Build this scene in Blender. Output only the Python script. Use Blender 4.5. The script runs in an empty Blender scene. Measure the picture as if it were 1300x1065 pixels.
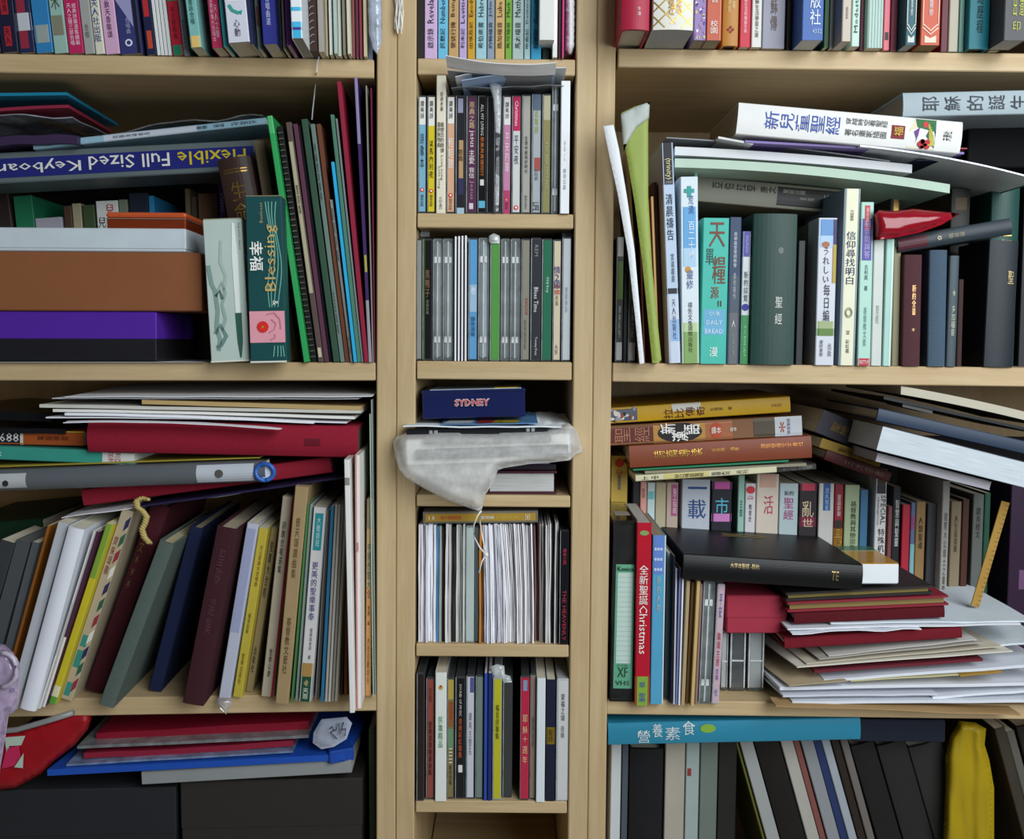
import bpy, bmesh, math, random
from mathutils import Matrix, Vector, noise
from mathutils.geometry import delaunay_2d_cdt
rad = math.radians
random.seed(11)
SC = bpy.context.scene
COL = SC.collection

# ---------------------------------------------------------------- camera
FPX, CX, CY = 1126.0, 650.0, 487.5          # focal length and optical centre in photo pixels (1300 x 1065 frame)
CAM = Vector((0.0, -0.90, 1.35))
PITCH, ROLL = rad(2.7), rad(0.45)
FWD = Vector((0, math.cos(PITCH), -math.sin(PITCH)))
UP0 = Vector((0, math.sin(PITCH), math.cos(PITCH)))
RT0 = Vector((1, 0, 0))
RT = RT0 * math.cos(ROLL) + UP0 * math.sin(ROLL)
UP = -RT0 * math.sin(ROLL) + UP0 * math.cos(ROLL)
cd = bpy.data.cameras.new('camera'); cam = bpy.data.objects.new('camera', cd); COL.objects.link(cam)
m = Matrix((RT, UP, -FWD)).transposed().to_4x4(); m.translation = CAM
cam.matrix_world = m
cd.sensor_fit = 'HORIZONTAL'; cd.sensor_width = 36.0
cd.lens = FPX / 1300.0 * 36.0
cd.shift_y = -(532.5 - CY) / 1300.0
cd.clip_start = 0.02
SC.camera = cam

# ---------------------------------------------------------------- light
wd = bpy.data.worlds.new('World'); SC.world = wd; wd.use_nodes = True
bg = wd.node_tree.nodes['Background']
bg.inputs['Color'].default_value = (0.80, 0.90, 1.0, 1)
bg.inputs['Strength'].default_value = 0.07
def area(name, loc, aim, sx, sy, power, col):
    l = bpy.data.lights.new(name, 'AREA'); l.shape = 'RECTANGLE'; l.size = sx; l.size_y = sy
    l.energy = power; l.color = col
    o = bpy.data.objects.new(name, l); COL.objects.link(o)
    o.location = loc
    o.rotation_euler = (Vector(aim) - Vector(loc)).to_track_quat('-Z', 'Y').to_euler()
    return o
area('window_daylight', (0.85, -1.25, 1.88), (0.05, 0, 1.38), 1.1, 1.3, 35, (0.90, 0.96, 1.0))
SC.view_settings.view_transform = 'Standard'
SC.view_settings.look = 'None'
SC.view_settings.gamma = 1.0
SC.view_settings.use_curve_mapping = False
SC.view_settings.exposure = -0.03

# ---------------------------------------------------------------- materials (all procedural)
def lin(h):
    if not isinstance(h, str): return h
    h = h.lstrip('#')
    if len(h) == 3: h = ''.join(c * 2 for c in h)
    v = [int(h[i:i + 2], 16) / 255 for i in (0, 2, 4)]
    return tuple(c / 12.92 if c <= .04045 else ((c + .055) / 1.055) ** 2.4 for c in v)
MC = {}
KIND = {  # roughness, colour variation, bump, noise scale, specular
    'cover': (.46, .10, .02, 90, .30), 'gloss': (.16, .06, .0, 60, .5), 'cloth': (.85, .18, .25, 1400, .2),
    'leather': (.42, .16, .10, 1300, .28), 'paper': (.85, .07, .05, 120, .2), 'print': (.6, .05, 0, 200, .3),
    'board': (.7, .12, .06, 150, .3), 'plast': (.30, .05, .02, 40, .40), 'metal': (.3, .1, .02, 80, .6), 'foil': (.3, .2, .1, 200, .6)}
def M(h, kind='cover'):
    key = (h, kind)
    if key in MC: return MC[key]
    r, var, bmp, sc, spec = KIND[kind]
    mt = bpy.data.materials.new('%s_%s' % (kind, str(h).lstrip('#'))); mt.use_nodes = True
    nt = mt.node_tree; N = nt.nodes; L = nt.links; p = N['Principled BSDF']
    c = lin(h)
    tc = N.new('ShaderNodeTexCoord')
    nz = N.new('ShaderNodeTexNoise'); nz.inputs['Scale'].default_value = sc * .35; nz.inputs['Detail'].default_value = 3
    L.new(tc.outputs['Object'], nz.inputs['Vector'])
    rp = N.new('ShaderNodeMix'); rp.data_type = 'RGBA'
    rp.inputs[6].default_value = tuple(x * (1 - var) for x in c) + (1,)
    rp.inputs[7].default_value = tuple(min(1, x * (1 + var)) for x in c) + (1,)
    L.new(nz.outputs['Fac'], rp.inputs[0]); L.new(rp.outputs[2], p.inputs['Base Color'])
    p.inputs['Roughness'].default_value = r
    p.inputs['Specular IOR Level'].default_value = spec
    if kind in ('metal', 'foil'): p.inputs['Metallic'].default_value = .75
    if bmp:
        n2 = N.new('ShaderNodeTexNoise'); n2.inputs['Scale'].default_value = sc; n2.inputs['Detail'].default_value = 2
        L.new(tc.outputs['Object'], n2.inputs['Vector'])
        b = N.new('ShaderNodeBump'); b.inputs['Strength'].default_value = bmp; b.inputs['Distance'].default_value = .001
        L.new(n2.outputs['Fac'], b.inputs['Height']); L.new(b.outputs['Normal'], p.inputs['Normal'])
    MC[key] = mt
    return mt
def Mpages(h):
    key = (h, 'pages')
    if key in MC: return MC[key]
    mt = bpy.data.materials.new('pages_' + h.lstrip('#')); mt.use_nodes = True
    nt = mt.node_tree; N = nt.nodes; L = nt.links; p = N['Principled BSDF']; c = lin(h)
    tc = N.new('ShaderNodeTexCoord'); mp = N.new('ShaderNodeMapping'); mp.inputs['Scale'].default_value = (1, .02, .02)
    nz = N.new('ShaderNodeTexNoise'); nz.inputs['Scale'].default_value = 1500; nz.inputs['Detail'].default_value = 2
    L.new(tc.outputs['Object'], mp.inputs['Vector']); L.new(mp.outputs['Vector'], nz.inputs['Vector'])
    rp = N.new('ShaderNodeMix'); rp.data_type = 'RGBA'
    rp.inputs[6].default_value = tuple(x * .62 for x in c) + (1,)
    rp.inputs[7].default_value = tuple(min(1, x * 1.2) for x in c) + (1,)
    L.new(nz.outputs['Fac'], rp.inputs[0]); L.new(rp.outputs[2], p.inputs['Base Color'])
    p.inputs['Roughness'].default_value = .85; p.inputs['Specular IOR Level'].default_value = .15
    MC[key] = mt
    return mt
def Mclear(h='#dfe6e8', op=.22, rough=.12, var=.4, scale=55):
    """clear or frosted plastic film: mostly see-through with a faint body and a glossy face"""
    key = (h, op, rough, var, scale)
    if key in MC: return MC[key]
    mt = bpy.data.materials.new('clear_plastic_' + str(h).lstrip('#')); mt.use_nodes = True
    nt = mt.node_tree; N = nt.nodes; L = nt.links; p = N['Principled BSDF']; out = N['Material Output']
    p.inputs['Base Color'].default_value = lin(h) + (1,); p.inputs['Roughness'].default_value = rough
    tr = N.new('ShaderNodeBsdfTransparent'); tr.inputs['Color'].default_value = (.96, .97, .97, 1)
    mx = N.new('ShaderNodeMixShader')
    tc = N.new('ShaderNodeTexCoord'); nz = N.new('ShaderNodeTexNoise'); nz.inputs['Scale'].default_value = scale; nz.inputs['Detail'].default_value = 3
    L.new(tc.outputs['Object'], nz.inputs['Vector'])
    mr = N.new('ShaderNodeMapRange'); mr.inputs[1].default_value = .3; mr.inputs[2].default_value = .7
    mr.inputs[3].default_value = op * (1 - var); mr.inputs[4].default_value = min(1, op * (1 + var))
    L.new(nz.outputs['Fac'], mr.inputs[0]); L.new(mr.outputs[0], mx.inputs[0])
    L.new(tr.outputs[0], mx.inputs[1]); L.new(p.outputs[0], mx.inputs[2])
    gl = N.new('ShaderNodeBsdfGlossy'); gl.inputs['Roughness'].default_value = rough; gl.inputs['Color'].default_value = (1, 1, 1, 1)
    fr = N.new('ShaderNodeFresnel'); fr.inputs['IOR'].default_value = 1.4
    m2 = N.new('ShaderNodeMixShader'); L.new(fr.outputs[0], m2.inputs[0])
    L.new(mx.outputs[0], m2.inputs[1]); L.new(gl.outputs[0], m2.inputs[2]); L.new(m2.outputs[0], out.inputs['Surface'])
    MC[key] = mt
    return mt
def Mwood(name, scale, base='#c6ae87', dark='#b2976d'):
    mt = bpy.data.materials.new(name); mt.use_nodes = True
    nt = mt.node_tree; N = nt.nodes; L = nt.links; p = N['Principled BSDF']
    tc = N.new('ShaderNodeTexCoord'); mp = N.new('ShaderNodeMapping'); mp.inputs['Scale'].default_value = scale
    L.new(tc.outputs['Object'], mp.inputs['Vector'])
    n1 = N.new('ShaderNodeTexNoise'); n1.inputs['Scale'].default_value = 6; n1.inputs['Detail'].default_value = 6; n1.inputs['Distortion'].default_value = 1.2
    n2 = N.new('ShaderNodeTexNoise'); n2.inputs['Scale'].default_value = 60; n2.inputs['Detail'].default_value = 3
    L.new(mp.outputs['Vector'], n1.inputs['Vector']); L.new(mp.outputs['Vector'], n2.inputs['Vector'])
    ad = N.new('ShaderNodeMath'); ad.operation = 'MULTIPLY_ADD'; ad.inputs[1].default_value = .45
    L.new(n2.outputs['Fac'], ad.inputs[0]); L.new(n1.outputs['Fac'], ad.inputs[2])
    cr = N.new('ShaderNodeValToRGB'); cr.color_ramp.elements[0].position = .45; cr.color_ramp.elements[1].position = .95
    cr.color_ramp.elements[0].color = lin(dark) + (1,); cr.color_ramp.elements[1].color = lin(base) + (1,)
    L.new(ad.outputs[0], cr.inputs[0]); L.new(cr.outputs[0], p.inputs['Base Color'])
    p.inputs['Roughness'].default_value = .48; p.inputs['Specular IOR Level'].default_value = .3
    return mt
WOODV = Mwood('birch_grain_upright', (7, 7, .5))
WOODH = Mwood('birch_grain_level', (.5, 7, 7))
WOODB = Mwood('birch_back', (6, 6, .5), '#a08862', '#8f7650')

# ---------------------------------------------------------------- mesh helpers
def mesh_obj(name, verts, faces, mat, parent=None, smooth=False):
    me = bpy.data.meshes.new(name); me.from_pydata([tuple(v) for v in verts], [], faces)
    me.validate()
    bm = bmesh.new(); bm.from_mesh(me); bmesh.ops.recalc_face_normals(bm, faces=bm.faces); bm.to_mesh(me); bm.free()
    me.materials.append(mat)
    if smooth:
        for p in me.polygons: p.use_smooth = True
    o = bpy.data.objects.new(name, me); COL.objects.link(o)
    if parent is not None: o.parent = parent
    return o
def bm_obj(name, bm, mat, parent=None, smooth=False):
    me = bpy.data.meshes.new(name); bm.to_mesh(me); bm.free(); me.materials.append(mat)
    if smooth:
        for p in me.polygons: p.use_smooth = True
    o = bpy.data.objects.new(name, me); COL.objects.link(o)
    if parent is not None: o.parent = parent
    return o
def boxm(name, x0, x1, y0, y1, z0, z1, mat, parent=None, bev=0.0, seg=1):
    bm = bmesh.new()
    r = bmesh.ops.create_cube(bm, size=1.0)
    for v in bm.verts:
        v.co = Vector((x0 + (v.co.x + .5) * (x1 - x0), y0 + (v.co.y + .5) * (y1 - y0), z0 + (v.co.z + .5) * (z1 - z0)))
    if bev > 0:
        bev = min(bev, .45 * min(abs(x1 - x0), abs(y1 - y0), abs(z1 - z0)))
        bmesh.ops.bevel(bm, geom=list(bm.edges), offset=bev, segments=seg, profile=.5, affect='EDGES')
    return bm_obj(name, bm, mat, parent)
LABELS = {}
def tag(o, label, cat, group=None, kind=None):
    o['label'] = label; o['category'] = cat
    if group: o['group'] = group
    if kind: o['kind'] = kind
    if label in LABELS and (not group or LABELS[label] != group): print('DUPLICATE LABEL', label)
    LABELS[label] = group
    return o
def root(name, mtx, label, cat, group=None):
    o = bpy.data.objects.new(name, None); COL.objects.link(o); o.empty_display_size = .02
    o.matrix_world = mtx
    return tag(o, label, cat, group)
def tube(pts, r, n=6):
    """verts and faces of a round tube through pts"""
    V, F = [], []
    k = len(pts)
    for i, p in enumerate(pts):
        a = pts[max(0, i - 1)]; b = pts[min(k - 1, i + 1)]
        t = (Vector(b) - Vector(a)).normalized()
        u = t.cross(Vector((0, 0, 1)));
        if u.length < 1e-3: u = t.cross(Vector((1, 0, 0)))
        u.normalize(); w = t.cross(u)
        rr = r[i] if isinstance(r, (list, tuple)) else r
        for j in range(n):
            q = 2 * math.pi * j / n
            V.append(Vector(p) + u * math.cos(q) * rr + w * math.sin(q) * rr)
    for i in range(k - 1):
        for j in range(n):
            F.append((i * n + j, i * n + (j + 1) % n, (i + 1) * n + (j + 1) % n, (i + 1) * n + j))
    F.append(tuple(range(n))); F.append(tuple((k - 1) * n + j for j in range(n)))
    return V, F

# ---------------------------------------------------------------- the three bookcase units and their own coordinates
class Unit:
    def __init__(s, pivot, yaw=0, roll=0):
        s.M = Matrix.Translation(pivot) @ Matrix.Rotation(yaw, 4, 'Z') @ Matrix.Rotation(roll, 4, 'Y')
        s.I = s.M.inverted(); s.o = s.I @ CAM; s.z = {}
    def ray(s, x, y):
        d = FWD + RT * ((x - CX) / FPX) + UP * ((CY - y) / FPX)
        return s.I.to_3x3() @ d
    def p(s, x, y, Y=0.0):                       # point of the depth plane Y (metres behind the unit's front) seen at photo pixel x, y
        d = s.ray(x, y); return s.o + d * ((Y - s.o.y) / d.y)
def at0(x, y):
    d = FWD + RT * ((x - CX) / FPX) + UP * ((CY - y) / FPX); return CAM + d * (-CAM.y / d.y)
LU = Unit(at0(490, 470), rad(2.6), rad(-0.35))
MU = Unit(at0(628, 470))
RU = Unit(at0(768, 470), 0, rad(0.25))
# ---------------------------------------------------------------- room
FLOOR_Z = -0.0
o = boxm('floor', -3, 3, -3.5, .5, -.05, 0, M('#d9d2c6', 'board')); o['kind'] = 'structure'; o['label'] = 'pale floor below the bookcases'
o = boxm('wall_back', -3, 3, .42, .5, 0, 2.6, M('#c9c6bd', 'board')); o['kind'] = 'structure'; o['label'] = 'pale wall behind the bookcases'

# ---------------------------------------------------------------- bookcases
DEP = .28
def bookcase(U, name, label, xl, xr, tl, tr, shelves, pins=(), ztop=2.02):
    """xl, xr: outer x of the unit (unit space); tl, tr: side panel thickness; shelves: (key, z of top, thickness)"""
    plumb = Matrix.Translation(U.M.translation) @ Matrix.Rotation(U.M.to_euler('ZYX').z, 4, 'Z')
    r = root(name, plumb, label, 'bookcase')
    level = plumb.inverted() @ U.M                     # shelves hang a hair out of level in the outer units
    zf = -U.M.translation.z + .004; zt = ztop - U.M.translation.z
    boxm('side_panel', xl, xl + tl, 0, DEP, zf, zt, WOODV, r, .0012)
    boxm('side_panel', xr - tr, xr, 0, DEP, zf, zt, WOODV, r, .0012)
    boxm('back_panel', xl + tl, xr - tr, DEP - .006, DEP - .001, zf, zt, WOODB, r)
    boxm('top_panel', xl + tl + .0004, xr - tr - .0004, .0, DEP - .006, zt - .02, zt, WOODH, r, .001)
    boxm('plinth', xl + tl + .0004, xr - tr - .0004, .02, .04, zf, zf + .07, WOODH, r, .001)
    for key, z, th in shelves:
        U.z[key] = z
        s_ = boxm('shelf', xl + tl + .0012, xr - tr - .0012, .0015, DEP - .0065, z - th, z, WOODH, r, .001)
        s_.matrix_local = level
    for x, z in pins:
        boxm('shelf_pin', x - .005, x + .005, .03, .04, z - .006, z - .0005, Mclear('#cfd6d8', .5), r, .001)
    return r
mmpx = .9 / FPX
def zof(U, x, y): return U.p(x, y, 0).z
def th(px): return px * mmpx
lxr = LU.p(503, 470).x; lpan = LU.p(503, 470).x - LU.p(478, 470).x
bookcase(LU, 'bookcase', 'birch bookcase with boxes, leaning folders and song books, beside the narrow disc shelves',
         lxr - .80, lxr, lpan, lpan,
         [('L1', zof(LU, 300, 72), th(23)), ('L2', zof(LU, 300, 460), th(23)), ('L3', zof(LU, 300, 884), th(23)), ('L4', zof(LU, 300, 1300), th(23))])
mxl = MU.p(503.3, 470).x; mxr = MU.p(752.5, 470).x; mpl = th(24.0)
bookcase(MU, 'bookcase', 'narrow birch bookcase tower filled with music discs', mxl, mxr, mpl, th(25),
         [('M1', zof(MU, 628, 74), th(20)), ('M2', zof(MU, 628, 271), th(18)), ('M3', zof(MU, 628, 459), th(23)),
          ('M4', zof(MU, 628, 629), th(15)), ('M5', zof(MU, 628, 819), th(16)), ('M6', zof(MU, 628, 1018), th(16)), ('M7', zof(MU, 628, 1200), th(18))],
         pins=[(mxl + mpl + .006, zof(MU, 628, 289)), (mxr - th(25) - .006, zof(MU, 628, 289))])
rxl = RU.p(752.9, 470).x; rpl = th(23.5)
bookcase(RU, 'bookcase', 'birch bookcase with bibles, paper piles and a video tape, beside the narrow disc shelves',
         rxl, rxl + .80, rpl, rpl,
         [('R1', zof(RU, 900, 62), th(23)), ('R2', zof(RU, 900, 462), th(24)), ('R3', zof(RU, 900, 891), th(19)), ('R4', zof(RU, 900, 1300), th(23))])

# ---------------------------------------------------------------- lettering (queued, made at the end)
TEXTQ = []
def lettering(parent, s, orient, box, col, bulge=None, y=-.0003, name='lettering', mk='print', bold=.0):
    """box: x0, x1, z0, z1 in the parent's front plane; orient: h upright, v stacked, u reading upward, d reading downward, f upside down"""
    TEXTQ.append((parent, s, orient, box, col, bulge, y, name, mk, bold))

# ---------------------------------------------------------------- books
STY = {'p': (.0006, .0003, 0.0, 'cover', 'paperback_book'), 'h': (.0022, .003, .06, 'cover', 'hardcover_book'),
       'c': (.0022, .003, .05, 'cloth', 'clothbound_book'), 'l': (.0016, .002, .16, 'leather', 'leather_book'),
       'g': (.0005, .0003, 0.0, 'gloss', 'booklet'), 'k': (.0004, .0002, 0.0, 'cover', 'booklet')}
def frontfn(w, bulge, ch):
    def f(x):
        q = min(1, abs(2 * x / w)); y = -bulge * (1 - q * q)
        e = w / 2 - abs(x)
        if e < ch: y += (ch - e)
        return y
    return f
def cover_mesh(w, d, h, t, bulge, fore, top_open=True):
    ch = min(.0008, w * .12)
    f = frontfn(w, bulge, ch)
    n = 10 if bulge > 0 else 1
    xs = [-w / 2, -w / 2 + ch] + [(-w / 2 + ch) + (w - 2 * ch) * i / n for i in range(1, n)] + [w / 2 - ch, w / 2]
    out = [(-w / 2, d)] + [(x, f(x)) for x in xs] + [(w / 2, d)]
    t = min(t, w * .3)
    k = (w - 2 * t) / w
    inn = [(-w / 2 + t, d)] + [(x * k, max(f(x) + t, f(x) * .5 + t)) for x in xs] + [(w / 2 - t, d)]
    if fore:
        out = [(x, d - y) for x, y in out]; inn = [(x, d - y) for x, y in inn]
    m_ = len(out)
    V = [(x, y, z) for z in (0, h) for x, y in out] + [(x, y, z) for z in (0, h) for x, y in inn]
    F = []
    for i in range(m_ - 1):
        F.append((i, i + 1, m_ + i + 1, m_ + i)); F.append((2 * m_ + i + 1, 2 * m_ + i, 3 * m_ + i, 3 * m_ + i + 1))
        F.append((i + 1, i, 2 * m_ + i, 2 * m_ + i + 1)); F.append((m_ + i, m_ + i + 1, 3 * m_ + i + 1, 3 * m_ + i))
    F.append((0, m_, 3 * m_, 2 * m_)); F.append((m_ - 1, 2 * m_ - 1, 4 * m_ - 1, 3 * m_ - 1))
    return V, F, f
def strip(parent, f, w, x0, x1, z0, z1, mat, name, off=.0002):
    n = 6
    V = [];F = []
    for i in range(n + 1):
        x = x0 + (x1 - x0) * i / n
        for z in (z0, z1): V.append((x, f(x) - off, z))
    for i in range(n): F.append((2 * i, 2 * i + 2, 2 * i + 3, 2 * i + 1))
    return mesh_obj(name, V, F, mat, parent)
SPARE = 0
def place(U, b, t, Y, sh=None, yaw=0.0):
    """frame of a thing whose front runs from px b (base) to px t (top) in depth plane Y; returns matrix maker pieces"""
    P = U.p(b[0], b[1], Y); Q = U.p(t[0], t[1], Y)
    return P, Q
def book(U, P, Q, w, d, st, col, label, sh=None, yaw=0.0, pages='#d8cfb8', bands=(), tx=(), name=None, cat='book', group=None, fore=False, mk=None, bulge=None, snapP=True):
    t, ins, bl, kind, nm = STY[st]
    if mk: kind = mk
    if bulge is not None: bl = bulge
    dx, dz = Q.x - P.x, Q.z - P.z
    h = math.hypot(dx, dz); th_ = math.atan2(dx, dz)
    R = Matrix.Rotation(th_, 3, 'Y')
    if sh is not None:
        zs = U.z[sh] if isinstance(sh, str) else sh
        low = min((R @ Vector((sx * w / 2, 0, zz))).z for sx in (-1, 1) for zz in (0, h))
        P = Vector((P.x, P.y, zs - low + .0003))
    mt = U.M @ Matrix.Translation(P) @ Matrix.Rotation(yaw, 4, 'Z') @ R.to_4x4()
    r = root(name or nm, mt, label, cat, group)
    V, F, f = cover_mesh(w, d, h, t, bl * w, fore)
    cov = mesh_obj('cover', V, F, M(col, kind), r, smooth=False)
    tt = min(t, w * .3)
    if fore: boxm('pages', -w / 2 + tt, w / 2 - tt, ins + .0004, d - tt - bl * w * .3, ins, h - ins, Mpages(pages), r)
    else: boxm('pages', -w / 2 + tt, w / 2 - tt, tt + .0005, d - ins - .0004, ins, h - ins, Mpages(pages), r)
    if fore: f = lambda x: ins
    for i, bnd in enumerate(bands):
        z0, z1, c = bnd[:3]
        x0, x1 = (bnd[3], bnd[4]) if len(bnd) > 4 else (-.5, .5)
        strip(cov, f, w, x0 * w * .985, x1 * w * .985, z0 * h, z1 * h, M(c, 'foil' if c.startswith('@') else 'cover') if not c.startswith('@') else M(c[1:], 'foil'), 'spine_band', .0002 + .00008 * i)
    for q in tx:
        s, o_, z0, z1 = q[:4]; wf = q[4] if len(q) > 4 else .6; c = q[5] if len(q) > 5 else '#1c1a1a'; cx = q[6] if len(q) > 6 else 0
        mkk = 'print'
        if c.startswith('@'): c = c[1:]; mkk = 'foil'
        lettering(cov, s, o_, ((cx - wf / 2) * w, (cx + wf / 2) * w, z0 * h, z1 * h), c, f, name='title_lettering', mk=mkk)
    return cov, w, h, f
ROWS = {}
def settle(key, x, dx, h, w, y0, y1):
    """trim a standing thing so that it does not push into the ones already on the shelf; returns width, shift"""
    row = ROWS.setdefault(key, [])
    a = b = 0.0
    for X, DX, Hh, Wd, Y0, Y1 in row:               # end in front of what already stands further back
        if Y0 - y0 > .028 and y1 > Y0 - .001:
            if any(abs(x + dx * z / h - X - DX * z / Hh) < (w + Wd) / 2 for z in (0, .5 * min(h, Hh), min(h, Hh))): y1 = Y0 - .001
    for X, DX, Hh, Wd, Y0, Y1 in row:
        if min(y1, Y1) - max(y0, Y0) <= 0: continue
        for z in (0, .25 * min(h, Hh), .5 * min(h, Hh), min(h, Hh)):
            c = x + dx * z / h; C = X + DX * z / Hh
            if C < c: a = max(a, C + Wd / 2 - (c - w / 2) + .0003)
            else: b = max(b, c + w / 2 - (C - Wd / 2) + .0003)
    lim = .5 * w
    if a + b > lim:
        k = lim / (a + b); a *= k; b *= k
    w2 = w - a - b; sft = (a - b) / 2
    row.append((x + sft, dx, h, w2, y0, y1))
    return w2, sft, y1 - y0
def B(U, x0, x1, yb, yt, col, label, lean=0, Y=0, d=140, st='p', sh=None, **k):
    """standing book: x0..x1 at its base row yb, top row yt, lean = shift of the top in px (positive leans toward higher x)"""
    Y = Y / 1000.
    xc = (x0 + x1) / 2
    T = U.p(xc + lean, yt, Y); P = U.p(xc, yb if yb is not None else yt, Y)
    w = (U.p(x1, yt, Y).x - U.p(x0, yt, Y).x) if yb is None else (U.p(x1, yb, Y).x - U.p(x0, yb, Y).x)
    if sh is not None: P.z = U.z[sh] if isinstance(sh, str) else sh
    if lean == 0: T.x = P.x
    ang = math.atan2(T.x - P.x, T.z - P.z)
    w = w * math.cos(ang) - .0004
    if isinstance(sh, str):
        w, shift, d = settle((id(U), sh), P.x, T.x - P.x, T.z - P.z, w / max(.3, math.cos(ang)), Y, Y + d / 1000.)
        d *= 1000.
        w *= math.cos(ang); P.x += shift; T.x += shift
    return book(U, P, T, w, min(d, 250) / 1000., st, col, label, sh=sh, **k)
def LY(U, x0, y0, x1, y1, thp, col, label, Y=0, d=150, st='p', top='l', sh=None, **k):
    """lying book: spine mid-line from px (x0,y0) to (x1,y1), thickness thp px; top of the book at the l or r end"""
    Y = Y / 1000.
    A = U.p(x0, y0, Y); C = U.p(x1, y1, Y)
    w = (U.p(x0, y0 - thp / 2, Y).z - U.p(x0, y0 + thp / 2, Y).z) * math.cos(math.atan2(C.z - A.z, C.x - A.x)) - .0003
    if top == 'l': P, Q = C, A
    else: P, Q = A, C
    return book(U, P, Q, w, d / 1000., st, col, label, sh=sh, **k)

# ---------------------------------------------------------------- discs
def CD(U, x0, x1, yb, yt, card, label, sh, Y=6, lean=0, case='#3a3c3e', clear=False, bands=(), tx=(), margin=.14, d=140, name='disc_case', cat='disc', top='#', group=None):
    Y = Y / 1000.
    xc = (x0 + x1) / 2
    T = U.p(xc + lean, yt, Y); P = U.p(xc, yb, Y)
    w = U.p(x1, yb, Y).x - U.p(x0, yb, Y).x - .0004
    P.z = U.z[sh]
    if lean == 0: T.x = P.x
    h = math.hypot(T.x - P.x, T.z - P.z); ang = math.atan2(T.x - P.x, T.z - P.z)
    d /= 1000.
    w, sft, d = settle((id(U), sh), P.x, T.x - P.x, T.z - P.z, w, Y, Y + d)
    P.x += sft
    P.z += abs(math.sin(ang)) * w / 2 + .0003
    r = root(name, U.M @ Matrix.Translation(P) @ Matrix.Rotation(ang, 4, 'Y'), label, cat, group)
    if clear:
        boxm('case', -w / 2, w / 2, 0, d, 0, h, Mclear('#c3cccd', .24, .08), r, .0008)
        boxm('tray', -w * .36, w * .30, .004, d - .006, .004, h - .004, M(case, 'plast'), r, .0005)
        boxm('hinge_rib', -w * .08, w * .04, -.0004, .001, .003, h - .003, Mclear('#e6eced', .6, .1), r)
        for zz in (.15, .8):
            boxm('hinge_block', -w * .35, w * .3, -.0004, .0012, h * zz, h * (zz + .05), Mclear('#eef2f2', .7, .1), r)
    else:
        boxm('case', -w / 2, w / 2, 0, d, 0, h, M(case, 'plast'), r, .0008)
    f = lambda x: -.0003
    sc = r
    if card:
        sc = boxm('spine_card', -w * (.5 - margin), w * (.5 - margin * .6), -.0003, .003, .002, h - .002, M(card, 'gloss'), r)
    boxm('hinge_edge', -w * .5, -w * (.5 - margin * .6), -.0004, .002, .001, h - .001, Mclear('#e8eeee', .35, .08), r)
    cw = w * .8
    for i, bnd in enumerate(bands):
        z0, z1, c = bnd[:3]; a, b_ = (bnd[3], bnd[4]) if len(bnd) > 4 else (-.5, .5)
        strip(sc, f, w, a * w * (1 - 1.7 * margin) + w * margin * .2, b_ * w * (1 - 1.7 * margin) + w * margin * .2, z0 * h, z1 * h, M(c, 'gloss'), 'card_band', .0002 + .00008 * i)
    for q in tx:
        s, o_, z0, z1 = q[:4]; wf = q[4] if len(q) > 4 else .55; c = q[5] if len(q) > 5 else '#1c1a1a'; cx = q[6] if len(q) > 6 else .02
        lettering(sc, s, o_, ((cx - wf / 2) * w, (cx + wf / 2) * w, z0 * h, z1 * h), c, f, name='title_lettering')
    return sc, w, h, f
def dot(r, f, x, z, rx, rz, col, name='printed_spot', n=14, off=.0006, mk='print'):
    V = [(x + rx * math.cos(2 * math.pi * i / n), f(x) - off, z + rz * math.sin(2 * math.pi * i / n)) for i in range(n)]
    return mesh_obj(name, V, [tuple(range(n))], M(col, mk), r)
def poly(r, f, pts, col, name='printed_patch', off=.0005, mk='print'):
    V = [(x, f(x) - off, z) for x, z in pts]
    return mesh_obj(name, V, [tuple(range(len(V)))], M(col, mk), r)
def ribbon(r, f, pts, wd, col, name='printed_line', off=.0006, mk='print'):
    V = [];F = []
    for i, (x, z) in enumerate(pts):
        a = pts[max(0, i - 1)]; b = pts[min(len(pts) - 1, i + 1)]
        t = Vector((b[0] - a[0], b[1] - a[1])); t.normalize() if t.length else None
        nx, nz = -t.y * wd / 2, t.x * wd / 2
        V += [(x + nx, f(x) - off, z + nz), (x - nx, f(x) - off, z - nz)]
    for i in range(len(pts) - 1): F.append((2 * i, 2 * i + 1, 2 * i + 3, 2 * i + 2))
    return mesh_obj(name, V, F, M(col, mk), r)

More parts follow.
